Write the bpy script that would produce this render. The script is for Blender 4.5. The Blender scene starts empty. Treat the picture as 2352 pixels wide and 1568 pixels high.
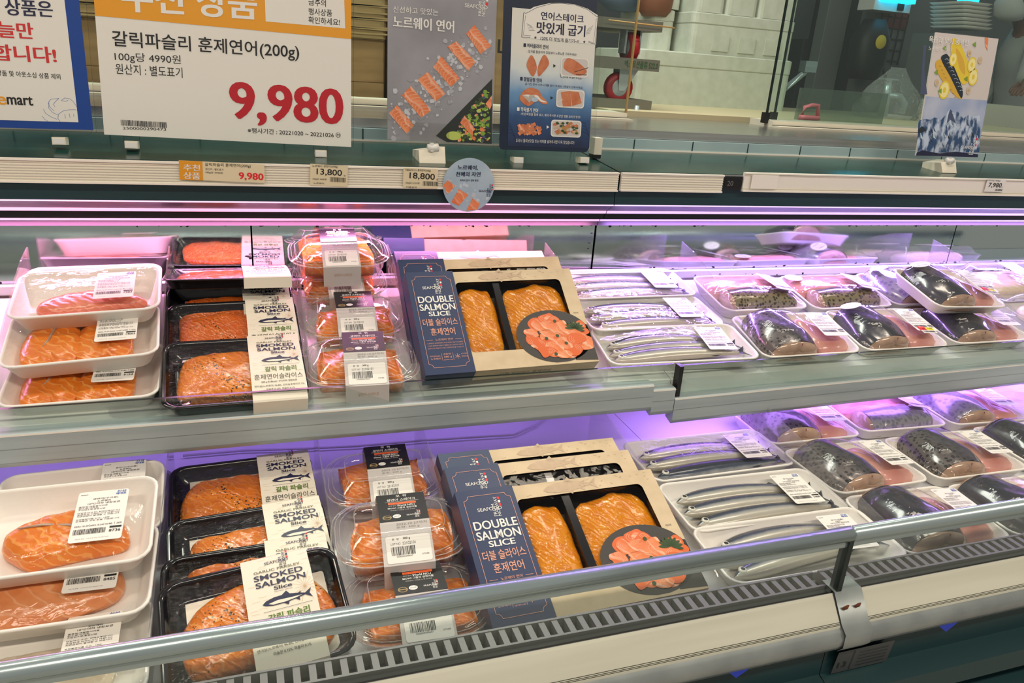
import bpy, math, random
from mathutils import Vector, Matrix
rnd = random.Random(7)
SC = bpy.context.scene
COL = SC.collection
R_ = math.radians
# ---------------------------------------------------------------- camera, world, exposure, ceiling light
ZO = 1.45                                   # lens height above the shop floor; all z below are relative to the lens
CAM_F, IW, IH = 1750.0, 2352.0, 1568.0
YAW, PITCH, ROLL = 0.3518547652, 0.3536912862, 0.0738333142
_cy, _sy, _cp, _sp = math.cos(YAW), math.sin(YAW), math.cos(PITCH), math.sin(PITCH)
FWD = Vector((_sy*_cp, _cy*_cp, -_sp)); _r0 = Vector((_cy, -_sy, 0)); _u0 = _r0.cross(FWD)
RGT = math.cos(ROLL)*_r0 + math.sin(ROLL)*_u0
UPV = -math.sin(ROLL)*_r0 + math.cos(ROLL)*_u0
cam = bpy.data.cameras.new('camera'); cam.sensor_width = 36; cam.lens = CAM_F/IW*36; cam.clip_start = .02
camo = bpy.data.objects.new('camera', cam); COL.objects.link(camo)
camo.matrix_world = Matrix((RGT, UPV, -FWD)).transposed().to_4x4()
camo.location = (0, 0, ZO)
SC.camera = camo
SC.view_settings.view_transform = 'Standard'; SC.view_settings.look = 'None'
SC.view_settings.exposure = 0.0; SC.view_settings.gamma = 1.0; SC.view_settings.use_curve_mapping = False
try:
    SC.cycles.transparent_max_bounces = 40; SC.cycles.max_bounces = 7; SC.cycles.glossy_bounces = 4
    SC.cycles.sample_clamp_indirect = 6; SC.cycles.caustics_reflective = False; SC.cycles.caustics_refractive = False
except Exception: pass
W = bpy.data.worlds.new('world'); SC.world = W; W.use_nodes = True
W.node_tree.nodes['Background'].inputs[0].default_value = (1.0, .96, .9, 1); W.node_tree.nodes['Background'].inputs[1].default_value = .30

def area(name, loc, rot, sx, sy, power, col, spread=180):
    l = bpy.data.lights.new(name, 'AREA'); l.shape = 'RECTANGLE'; l.size = sx; l.size_y = sy; l.energy = power; l.color = col
    l.spread = R_(spread)
    o = bpy.data.objects.new(name, l); COL.objects.link(o); o.location = (loc[0], loc[1], loc[2]+ZO); o.rotation_euler = rot
    return o
# ceiling tubes of the shop (aisle side and preparation room side), 2.9 m above the floor
WARM = (1.0, .87, .70)
for cx in (-1.6, .2, 2.0):
    area('ceiling_tube_light', (cx, -.75, 1.45), (0, 0, 0), 1.2, .16, 25, WARM)
for cx in (-1.0, 1.6):
    area('ceiling_tube_light', (cx, 1.30, 1.45), (0, 0, 0), 1.2, .16, 13, WARM)
area('kitchen_tube_light', (.5, 2.2, 1.4), (0, 0, 0), 1.4, .3, 26, (.95, 1.0, .86))
# cold white to violet strip lamps of the case: under the canopy (Y 1.47) and under each shelf (Y 1.13)
PINK, VIOL = (1.0, .36, .74), (.52, .29, 1.0)
area('canopy_lamp_pink', (.0, 1.442, -.306), (R_(-12), 0, 0), 1.38, .008, 5.0, PINK)
area('canopy_lamp_violet', (1.70, 1.442, -.306), (R_(-12), 0, 0), 1.95, .008, 10.5, VIOL)
area('shelf_lamp_violet', (1.70, 1.15, -.578), (R_(18), 0, 0), 1.95, .10, 4.2, (.46, .22, 1.0))
area('shelf_lamp_violet', (-.1, 1.25, -.57), (R_(25), 0, 0), 1.3, .06, .5, (.42, .22, 1.0))

# ---------------------------------------------------------------- pixel helpers: a ray of the photo met with a real plane
def ray(x, y): return FWD + RGT*((x-IW/2)/CAM_F) - UPV*((y-IH/2)/CAM_F)
def onY(x, y, Y): d = ray(x, y); return d*(Y/d.y)
def onZ(x, y, z): d = ray(x, y); return d*(z/d.z)
def onP(x, y, p0, n): d = ray(x, y); return d*(p0.dot(n)/d.dot(n))

# ---------------------------------------------------------------- materials
MATS = {}
def nodemat(name):
    m = bpy.data.materials.new(name); m.use_nodes = True; nt = m.node_tree
    MATS[name] = m
    return m, nt, nt.nodes['Principled BSDF'], nt.nodes['Material Output']
def N(nt, t, **kw):
    n = nt.nodes.new(t)
    for k, v in kw.items():
        if k.startswith('i_'): n.inputs[k[2:].replace('_', ' ')].default_value = v
        else: setattr(n, k, v)
    return n
def ramp(nt, fac, stops):
    r = N(nt, 'ShaderNodeValToRGB'); e = r.color_ramp.elements
    while len(e) < len(stops): e.new(.5)
    for el, (p, c) in zip(e, stops): el.position = p; el.color = (*c, 1)
    nt.links.new(fac, r.inputs[0]); return r.outputs[0]
def coords(nt, scale=(1, 1, 1), kind='Object'):
    tc = N(nt, 'ShaderNodeTexCoord'); mp = N(nt, 'ShaderNodeMapping'); mp.inputs['Scale'].default_value = scale
    nt.links.new(tc.outputs[kind], mp.inputs[0]); return mp.outputs[0]
def bumpn(nt, b, h, st, dist=.002):
    n = N(nt, 'ShaderNodeBump'); n.inputs['Strength'].default_value = st; n.inputs['Distance'].default_value = dist
    nt.links.new(h, n.inputs['Height']); nt.links.new(n.outputs[0], b.inputs['Normal']); return n
def plain(name, col, rough=.5, metal=0, spec=.5, coat=0, emit=None, estr=0):
    m, nt, b, o = nodemat(name)
    b.inputs['Base Color'].default_value = (*col, 1); b.inputs['Roughness'].default_value = rough
    b.inputs['Metallic'].default_value = metal; b.inputs['Specular IOR Level'].default_value = spec; b.inputs['Coat Weight'].default_value = coat
    if emit: b.inputs['Emission Color'].default_value = (*emit, 1); b.inputs['Emission Strength'].default_value = estr
    return m
def noisy(name, c0, c1, scale=40, rough=.5, metal=0, detail=4, st=0, lo=.35, hi=.65, sc3=(1, 1, 1), coat=0, dist=.002):
    m, nt, b, o = nodemat(name); co = coords(nt, sc3)
    n = N(nt, 'ShaderNodeTexNoise'); n.inputs['Scale'].default_value = scale; n.inputs['Detail'].default_value = detail
    nt.links.new(co, n.inputs[0]); nt.links.new(ramp(nt, n.outputs[0], [(lo, c0), (hi, c1)]), b.inputs['Base Color'])
    b.inputs['Roughness'].default_value = rough; b.inputs['Metallic'].default_value = metal; b.inputs['Coat Weight'].default_value = coat
    if st: bumpn(nt, b, n.outputs[0], st, dist)
    return m
def clear(name, tint=(1, 1, 1), refl=.9, rough=.03, ior=1.45, haze=0., wr=0, wscale=60, wdist=.004, hazecol=(.9, .9, .9), wsc=(1, 1, 1)):
    """thin clear sheet: see-through + mirror-like skin by Fresnel, optional milky haze and wrinkles"""
    m, nt, b, o = nodemat(name); nt.nodes.remove(b)
    tr = N(nt, 'ShaderNodeBsdfTransparent'); tr.inputs[0].default_value = (*tint, 1)
    gl = N(nt, 'ShaderNodeBsdfGlossy'); gl.inputs['Roughness'].default_value = rough; gl.inputs['Color'].default_value = (refl, refl, refl, 1)
    fr = N(nt, 'ShaderNodeFresnel'); ge = N(nt, 'ShaderNodeNewGeometry')
    sw = N(nt, 'ShaderNodeMath', operation='MULTIPLY_ADD'); sw.inputs[1].default_value = 1/ior-ior; sw.inputs[2].default_value = ior
    nt.links.new(ge.outputs['Backfacing'], sw.inputs[0]); nt.links.new(sw.outputs[0], fr.inputs['IOR'])      # a thin sheet reflects alike from both sides
    mx = N(nt, 'ShaderNodeMixShader'); L = nt.links.new
    L(fr.outputs[0], mx.inputs[0]); L(gl.outputs[0], mx.inputs[2])
    if haze:
        df = N(nt, 'ShaderNodeBsdfDiffuse'); df.inputs[0].default_value = (*hazecol, 1)
        m2 = N(nt, 'ShaderNodeMixShader'); m2.inputs[0].default_value = haze
        L(tr.outputs[0], m2.inputs[1]); L(df.outputs[0], m2.inputs[2]); L(m2.outputs[0], mx.inputs[1])
    else: L(tr.outputs[0], mx.inputs[1])
    if wr:
        co = coords(nt, wsc); n = N(nt, 'ShaderNodeTexNoise'); n.inputs['Scale'].default_value = wscale; n.inputs['Detail'].default_value = 3; n.inputs['Distortion'].default_value = 1.5
        L(co, n.inputs[0]); bp = N(nt, 'ShaderNodeBump'); bp.inputs['Strength'].default_value = wr; bp.inputs['Distance'].default_value = wdist
        L(n.outputs[0], bp.inputs['Height']); L(bp.outputs[0], gl.inputs['Normal']); L(bp.outputs[0], fr.inputs['Normal'])
    L(mx.outputs[0], o.inputs[0]); return m
plain('teal', (.012, .042, .047), .34)
noisy('teal_ledge', (.008, .036, .030), (.016, .060, .050), 9, .22, 0, 6, 0)
plain('rail_white', (.93, .88, .79), .35); plain('frame_grey', (.08, .07, .08), .4); plain('dark_steel', (.13, .12, .13), .3, .85); clear('clam_glint', (.93, .93, .93), 1., .04, 1.6, .22, hazecol=(.85, .85, .85))
plain('cream', (.80, .75, .62), .4)
noisy('bumper_cream', (.55, .545, .455), (.62, .61, .51), 14, .28, 0, 3, 0, sc3=(.2, 3, 3))
noisy('bumper_grey', (.27, .30, .30), (.34, .37, .365), 20, .3, .4, 3)
noisy('alu', (.40, .47, .49), (.48, .55, .565), 30, .38, .25, 4, 0, sc3=(.1, 2, 2))
noisy('steel', (.42, .42, .40), (.58, .58, .55), 25, .25, .9, 4, 0, sc3=(.1, 3, 3))
noisy('tube_steel', (.40, .50, .51), (.50, .59, .60), 30, .24, .75, 4, 0, sc3=(.1, 3, 3))
plain('grille_grey', (.20, .19, .19), .4, .3)
plain('black', (.008, .008, .009), .35)
plain('dark_gap', (.004, .004, .005), .8)
plain('enamel', (.74, .74, .76), .3)
noisy('shelf_white', (.66, .70, .66), (.78, .80, .77), 6, .25, 0, 4)
noisy('tile_blue', (.36, .50, .53), (.42, .56, .58), 10, .25)
plain('foam', (.83, .80, .75), .42, spec=.4)
noisy('eps', (.50, .54, .46), (.57, .61, .53), 25, .7, 0, 3)
plain('white', (.82, .81, .78), .4); plain('paper', (.80, .78, .73), .45); plain('label_paper', (.85, .82, .77), .38)
plain('ink', (.012, .012, .014), .4); plain('navy_ink', (.015, .018, .06), .4); plain('red', (.50, .008, .02), .4); plain('orange_sign', (.80, .34, .015), .4)
plain('blue_ink', (.03, .12, .48), .4); plain('red_ink', (.62, .03, .03), .4); plain('green_ink', (.10, .20, .02), .4); plain('olive_ink', (.10, .11, .04), .4)
plain('blue_frame', (.008, .055, .30), .35); plain('grey_ink', (.18, .18, .18), .45); plain('copper_ink', (.75, .36, .26), .35)
plain('orange_bar', (.90, .17, .04), .4); plain('yellow', (.85, .72, .03), .4); plain('gold_ink', (.35, .25, .10), .4); plain('pale_blue', (.55, .66, .76), .4)
plain('band_grey', (.60, .56, .54), .4); plain('tan_ink', (.60, .42, .27), .5); plain('red_bright', (.80, .02, .03), .35)
plain('sleeve', (.80, .74, .62), .42); plain('carton_navy', (.028, .045, .115), .38)
noisy('kraft', (.58, .45, .29), (.69, .55, .37), 35, .55, 0, 8, 0, lo=.3, hi=.7)
noisy('cardboard', (.36, .21, .085), (.44, .27, .12), 8, .65, 0, 5, sc3=(1, 1, 6))
plain('black_plastic', (.008, .008, .010), .14, coat=.3)
plain('rust', (.16, .05, .02), .8); plain('grime', (.05, .05, .03), .8)
plain('lamp_pink', (.9, .8, .9), .4, emit=(1.0, .50, .82), estr=.85); plain('lamp_violet', (.9, .8, .9), .4, emit=(.72, .48, 1.0), estr=.9)
plain('cyan_lamp', (.1, .7, .9), .4, emit=(0, .62, 1.0), estr=3.0)
m, nt, b, o = nodemat('mirror'); b.inputs['Base Color'].default_value = (.60, .68, .66, 1); b.inputs['Metallic'].default_value = 1
co = coords(nt); n = N(nt, 'ShaderNodeTexNoise'); n.inputs['Scale'].default_value = 5; nt.links.new(co, n.inputs[0])
nt.links.new(ramp(nt, n.outputs[0], [(.35, (.03,)*3), (.75, (.09,)*3)]), b.inputs['Roughness'])
clear('glass_green', (.93, .97, .955), .8, .02, 1.45, .02, hazecol=(.6, .75, .68)); clear('acrylic', (.94, .94, .95), .9, .04, 1.42, .06)
clear('acrylic_sign', (.97, .97, .96), .5, .06, 1.35); clear('pane', (.93, .97, .955), .7, .02, 1.35, .006, hazecol=(.6, .8, .75))
clear('clam', (.985, .985, .985), 1., .03, 1.52, .008, .12, 25, .002)
clear('film', (.99, .99, .99), .85, .045, 1.33, 0, .45, 26, .004); clear('film_wrinkled', (.99, .99, .99), .85, .05, 1.30, 0, .7, 55, .005, wsc=(.6, 1.6, 1))
clear('window_film', (.98, .98, .98), .8, .04, 1.27, 0, .25, 20, .002); clear('bag', (.9, .93, .95), .9, .1, 1.6, .12, .9, 14, .03)
def salmon(name, cols, line, per, dist, lw=.86, specks=0, rough=.25, ms=9):
    m, nt, b, o = nodemat(name); L = nt.links.new; co = coords(nt)
    w = N(nt, 'ShaderNodeTexWave'); w.inputs['Scale'].default_value = .314/per; w.inputs['Distortion'].default_value = dist; w.inputs['Detail'].default_value = 2; w.inputs['Detail Scale'].default_value = 1.2
    w.bands_direction = 'DIAGONAL'; L(co, w.inputs[0])
    n = N(nt, 'ShaderNodeTexNoise'); n.inputs['Scale'].default_value = ms*4; n.inputs['Detail'].default_value = 5; L(co, n.inputs[0])
    base = ramp(nt, n.outputs[0], [(.3, cols[0]), (.68, cols[1])])
    n3 = N(nt, 'ShaderNodeTexNoise'); n3.inputs['Scale'].default_value = 30; L(co, n3.inputs[0]); l0 = ramp(nt, w.outputs['Fac'], [(lw, (0, 0, 0)), (min(1, lw+.12), (1, 1, 1))])
    ml = N(nt, 'ShaderNodeMath', operation='MULTIPLY'); L(l0, ml.inputs[0]); L(ramp(nt, n3.outputs[0], [(.35, (.25,)*3), (.65, (.75,)*3)]), ml.inputs[1]); lf = ml.outputs[0]
    mx = N(nt, 'ShaderNodeMix', data_type='RGBA'); L(lf, mx.inputs['Factor']); L(base, mx.inputs['A']); mx.inputs['B'].default_value = (*line, 1); out = mx.outputs['Result']
    if specks:
        v = N(nt, 'ShaderNodeTexVoronoi'); v.inputs['Scale'].default_value = 230; v.inputs['Randomness'].default_value = 1; L(co, v.inputs[0])
        n2 = N(nt, 'ShaderNodeTexNoise'); n2.inputs['Scale'].default_value = 30; L(co, n2.inputs[0])
        th = N(nt, 'ShaderNodeMath', operation='MULTIPLY_ADD'); L(n2.outputs[0], th.inputs[0]); th.inputs[1].default_value = specks; th.inputs[2].default_value = -.47*specks+.12
        lt = N(nt, 'ShaderNodeMath', operation='LESS_THAN'); L(v.outputs['Distance'], lt.inputs[0]); L(th.outputs[0], lt.inputs[1])
        m2 = N(nt, 'ShaderNodeMix', data_type='RGBA'); L(lt.outputs[0], m2.inputs['Factor']); L(out, m2.inputs['A']); m2.inputs['B'].default_value = (.06, .03, .008, 1); out = m2.outputs['Result']
    L(out, b.inputs['Base Color']); b.inputs['Roughness'].default_value = rough
    b.inputs['Subsurface Weight'].default_value = .12; b.inputs['Subsurface Radius'].default_value = (.012, .004, .002); b.inputs['Subsurface Scale'].default_value = .3
    b.inputs['Coat Weight'].default_value = .35; b.inputs['Coat Roughness'].default_value = .12
    ab = N(nt, 'ShaderNodeMath', operation='MULTIPLY_ADD'); L(w.outputs['Fac'], ab.inputs[0]); ab.inputs[1].default_value = .35; L(n.outputs[0], ab.inputs[2]); bumpn(nt, b, ab.outputs[0], .4, .004)
    return m
salmon('salmon_fresh', ((.68, .150, .006), (.78, .215, .012)), (.84, .40, .10), .0085, 8, .80)
salmon('salmon_pale', ((.66, .22, .07), (.76, .30, .12)), (.80, .45, .25), .012, 5, .88)
salmon('salmon_pink', ((.68, .17, .09), (.74, .23, .13)), (.78, .36, .26), .008, 4, .92)
salmon('salmon_white', ((.74, .60, .45), (.80, .68, .52)), (.82, .74, .62), .012, 4, .9)
salmon('salmon_smoked', ((.58, .125, .003), (.72, .205, .007)), (.78, .36, .07), .006, 9, .86, specks=1.1, rough=.18)
salmon('salmon_smoked_red', ((.54, .085, .008), (.66, .14, .018)), (.74, .32, .12), .005, 9, .86, specks=.9, rough=.18)
salmon('salmon_amber', ((.64, .175, .002), (.76, .27, .006)), (.82, .42, .06), .0050, 8, .90, rough=.15)
salmon('salmon_print', ((.82, .17, .05), (.90, .27, .10)), (.95, .62, .45), .012, 6, .84, rough=.4)
def fishskin(name, stops, spots=0, spotcol=(.01, .012, .016), rough=.22, metal=.35, nz=.5):
    """back-to-belly colouring from the mesh attribute 'skin' (0 belly, 1 back)"""
    m, nt, b, o = nodemat(name); L = nt.links.new; co = coords(nt)
    a = N(nt, 'ShaderNodeAttribute', attribute_name='skin')
    n = N(nt, 'ShaderNodeTexNoise'); n.inputs['Scale'].default_value = 45; n.inputs['Detail'].default_value = 6; L(co, n.inputs[0])
    ad = N(nt, 'ShaderNodeMath', operation='MULTIPLY_ADD'); L(n.outputs[0], ad.inputs[0]); ad.inputs[1].default_value = .3*nz; L(a.outputs['Fac'], ad.inputs[2])
    sb = N(nt, 'ShaderNodeMath', operation='SUBTRACT'); L(ad.outputs[0], sb.inputs[0]); sb.inputs[1].default_value = .15*nz
    out = ramp(nt, sb.outputs[0], stops)
    if spots:
        v = N(nt, 'ShaderNodeTexVoronoi'); v.inputs['Scale'].default_value = spots; v.inputs['Randomness'].default_value = .85; L(co, v.inputs[0])
        s = ramp(nt, v.outputs['Distance'], [(.34, (1, 1, 1)), (.46, (0, 0, 0))])
        mul = N(nt, 'ShaderNodeMath', operation='MULTIPLY'); L(s, mul.inputs[0]); mul.inputs[1].default_value = .8
        m2 = N(nt, 'ShaderNodeMix', data_type='RGBA'); L(mul.outputs[0], m2.inputs['Factor']); L(out, m2.inputs['A']); m2.inputs['B'].default_value = (*spotcol, 1); out = m2.outputs['Result']
    L(out, b.inputs['Base Color']); b.inputs['Roughness'].default_value = rough; b.inputs['Metallic'].default_value = metal; b.inputs['Coat Weight'].default_value = .5; b.inputs['Coat Roughness'].default_value = .08
    bumpn(nt, b, n.outputs[0], .15, .002); return m
fishskin('saury_skin', [(.0, (.40, .37, .30)), (.32, (.48, .46, .40)), (.46, (.30, .31, .32)), (.56, (.05, .07, .11)), (.75, (.012, .018, .035)), (1, (.01, .014, .03))], rough=.26, metal=.15, nz=.45)
fishskin('mackerel_spotted', [(0, (.19, .165, .15)), (.4, (.11, .10, .10)), (.65, (.035, .037, .042)), (1, (.008, .010, .013))], spots=125, nz=.9)
fishskin('mackerel_dark', [(0, (.10, .10, .11)), (.3, (.035, .037, .045)), (.75, (.012, .013, .018)), (1, (.008, .009, .014))], rough=.2, metal=.1, nz=1.2)
fishskin('mackerel_silver', [(0, (.38, .37, .40)), (.5, (.30, .30, .33)), (.8, (.07, .075, .09)), (1, (.02, .022, .03))], spots=95, spotcol=(.20, .20, .24), nz=1.2)
fishskin('mackerel_gold', [(0, (.28, .26, .24)), (.35, (.27, .22, .10)), (.65, (.05, .055, .045)), (1, (.012, .015, .02))], spots=130, nz=1.)
noisy('fish_flesh', (.42, .22, .16), (.60, .36, .27), 30, .2, 0, 5, .2, coat=.4); noisy('fish_pink', (.62, .26, .22), (.72, .38, .32), 25, .22, 0, 5, .2, coat=.4)
noisy('fish_cut', (.33, .21, .14), (.50, .34, .25), 28, .12, 0, 4, .15, coat=.8); plain('eye_white', (.7, .7, .62), .15, coat=1); plain('blood', (.18, .02, .02), .25)
noisy('slate', (.22, .22, .25), (.36, .36, .40), 7, .5, 0, 8, lo=.3, hi=.7); noisy('poster_blue', (.30, .45, .60), (.50, .62, .72), 9, .5, 0, 6)
plain('ice', (.55, .57, .62), .3); plain('ice_shade', (.30, .31, .35), .3); plain('salad_dark', (.015, .022, .02), .5); plain('leaf', (.20, .36, .04), .5); plain('leaf_light', (.48, .58, .12), .5); plain('leaf_dark', (.03, .07, .02), .5)
plain('plate_dark', (.045, .042, .04), .5); plain('plate_pale', (.66, .60, .58), .5); plain('lemon', (.80, .60, .05), .5); plain('lemon_light', (.90, .80, .35), .5); plain('grill_gold', (.70, .42, .05), .5); plain('grill_brown', (.42, .24, .05), .5); plain('steel_blue', (.02, .03, .045), .5); plain('cloth_blue', (.07, .09, .17), .5)
noisy('mountain', (.03, .08, .20), (.55, .64, .82), 45, .5, 0, 12, lo=.44, hi=.60, sc3=(1.6, 1, .8)); noisy('sky_print', (.30, .38, .60), (.52, .56, .70), 12, .5); noisy('meat_print', (.50, .13, .05), (.62, .22, .10), 60, .5); plain('peach', (.80, .40, .26), .5)
m, nt, b, o = nodemat('poster_gradient'); g = coords(nt, (1, 1, 1), 'Generated'); s = N(nt, 'ShaderNodeSeparateXYZ'); nt.links.new(g, s.inputs[0])
n = N(nt, 'ShaderNodeTexNoise'); n.inputs['Scale'].default_value = 5; nt.links.new(g, n.inputs[0]); ad = N(nt, 'ShaderNodeMath', operation='MULTIPLY_ADD'); nt.links.new(n.outputs[0], ad.inputs[0]); ad.inputs[1].default_value = .12; nt.links.new(s.outputs['Z'], ad.inputs[2])
nt.links.new(ramp(nt, ad.outputs[0], [(.04, (.006, .012, .05)), (.28, (.02, .07, .20)), (.46, (.13, .29, .52)), (.62, (.62, .68, .70)), (.75, (.72, .72, .66))]), b.inputs['Base Color'])
plain('navy_frame', (.008, .018, .045), .35); plain('skin', (.20, .085, .05), .5); plain('coat_white', (.42, .43, .42), .6); plain('mask_white', (.55, .56, .55), .6); plain('coat_dark', (.06, .065, .07), .7); plain('hair_dark', (.03, .015, .01), .6)
plain('kitchen_wall', (.10, .115, .12), .6); plain('kitchen_dark', (.012, .012, .014), .5); plain('kitchen_grey', (.16, .17, .17), .5); plain('board_cream', (.60, .53, .34), .55); plain('caster_red', (.42, .012, .02), .35); plain('dolly', (.17, .17, .14), .6); plain('bamboo', (.55, .33, .12), .5); plain('pink_plastic', (.70, .16, .20), .4); plain('amber_edge', (.45, .30, .12), .3); plain('pane_edge', (.01, .02, .018), .3); plain('blue_tape', (.01, .04, .50), .4); plain('plate_metal', (.055, .062, .065), .4); plain('green_paint', (.02, .10, .03), .6); plain('wrap_tan', (.55, .38, .18), .25); plain('crate_blue', (.16, .16, .55), .4); plain('shop_floor', (.35, .33, .30), .3); plain('shop_wall', (.55, .52, .47), .6); plain('wire_white', (.55, .53, .55), .4); plain('apron_blue', (.10, .14, .22), .7)
clear('board_clear', (.70, .76, .70), .6, .1, 1.4, .25, hazecol=(.30, .34, .32))

# ---------------------------------------------------------------- mesh builder
def rrect(w, d, r, n=4, z=0., cx=0., cy=0.):
    """rounded rectangle, CCW; (cx, cy) is its centre"""
    r = min(r, w/2-1e-5, d/2-1e-5); pts = []
    for sx, sy, a0 in ((1, 1, 0), (-1, 1, 90), (-1, -1, 180), (1, -1, 270)):
        for k in range(n+1):
            a = R_(a0+90*k/n); pts.append((cx+sx*(w/2-r)+r*math.cos(a), cy+sy*(d/2-r)+r*math.sin(a), z))
    return pts
def circ(r, n=24, z=0., cx=0., cy=0.): return [(cx+r*math.cos(2*math.pi*k/n), cy+r*math.sin(2*math.pi*k/n), z) for k in range(n)]
class MB:
    def __init__(s): s.v, s.f, s.m, s.sm, s.mats = [], [], [], [], []
    def mi(s, m):
        if m not in s.mats: s.mats.append(m)
        return s.mats.index(m)
    def add(s, vs, fs, m, smooth=False, M=None):
        o = len(s.v); k = s.mi(m)
        s.v += [tuple(M @ Vector(p)) if M else tuple(p) for p in vs]
        for f in fs: s.f.append([o+i for i in f]); s.m.append(k); s.sm.append(smooth)
        return s
    def box(s, x0, y0, z0, x1, y1, z1, m, M=None):
        v = [(x, y, z) for z in (z0, z1) for y in (y0, y1) for x in (x0, x1)]
        return s.add(v, [(0, 2, 3, 1), (4, 5, 7, 6), (0, 1, 5, 4), (2, 6, 7, 3), (0, 4, 6, 2), (1, 3, 7, 5)], m, False, M)
    def loft(s, loops, m, c0=False, c1=False, smooth=True, M=None):
        n = len(loops[0]); v = [p for l in loops for p in l]; f = []
        for i in range(len(loops)-1):
            for j in range(n): k = (j+1) % n; f.append((i*n+j, i*n+k, (i+1)*n+k, (i+1)*n+j))
        if c0: f.append(tuple(range(n-1, -1, -1)))
        if c1: f.append(tuple((len(loops)-1)*n+j for j in range(n)))
        return s.add(v, f, m, smooth, M)
    def strip(s, prof, x0, x1, m, smooth=False, M=None, closed=False, caps=False):
        """profile of (y, z) points run from x0 to x1"""
        n = len(prof); v = [(x0, y, z) for y, z in prof]+[(x1, y, z) for y, z in prof]; f = []
        for i in range(n if closed else n-1): j = (i+1) % n; f.append((i, i+n, j+n, j))
        if caps: f.append(tuple(range(n))); f.append(tuple(range(2*n-1, n-1, -1)))
        return s.add(v, f, m, smooth, M)
    def tube(s, pts, r, m, n=8, cap=True, M=None):
        pts = [Vector(p) for p in pts]; loops = []
        for i, p in enumerate(pts):
            t = (pts[min(i+1, len(pts)-1)]-pts[max(i-1, 0)]).normalized(); a = Vector((0, 0, 1)) if abs(t.z) < .9 else Vector((1, 0, 0))
            u = t.cross(a).normalized(); w = t.cross(u); rr = r[i] if isinstance(r, (list, tuple)) else r
            loops.append([p+u*(rr*math.cos(2*math.pi*k/n))+w*(rr*math.sin(2*math.pi*k/n)) for k in range(n)])
        return s.loft(loops, m, cap, cap, True, M)
    def quad(s, a, b, c, d, m): return s.add([a, b, c, d], [(0, 1, 2, 3)], m)
    def build(s, name, parent=None, loc=None):
        me = bpy.data.meshes.new(name); me.from_pydata(s.v, [], s.f)
        for m in s.mats: me.materials.append(MATS[m])
        me.polygons.foreach_set('material_index', s.m); me.polygons.foreach_set('use_smooth', s.sm); me.update()
        o = bpy.data.objects.new(name, me); COL.objects.link(o)
        if parent: o.parent = parent
        if loc: o.location = loc
        return o
def tag(o, label, cat, group=None, kind=None):
    o['label'] = label; o['category'] = cat
    if group: o['group'] = group
    if kind: o['kind'] = kind
    return o
def thing(name, label, cat, loc=(0, 0, 0), rot=(0, 0, 0), group=None):
    o = bpy.data.objects.new(name, None); COL.objects.link(o); o.empty_display_size = .03
    o.location = loc; o.rotation_euler = rot; return tag(o, label, cat, group)
def structure(name, mb): o = mb.build(name); o['kind'] = 'structure'; return o
def centred(mb):
    """moves a mesh's own origin to the middle of its base; returns the offset"""
    xs = [p[0] for p in mb.v]; ys = [p[1] for p in mb.v]; zs = [p[2] for p in mb.v]
    c = ((min(xs)+max(xs))/2, (min(ys)+max(ys))/2, min(zs)); mb.v = [(p[0]-c[0], p[1]-c[1], p[2]-c[2]) for p in mb.v]; return c
def solo(name, mb, label, cat, group=None):
    c = centred(mb); o = mb.build(name, None, c); return tag(o, label, cat, group)

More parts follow.
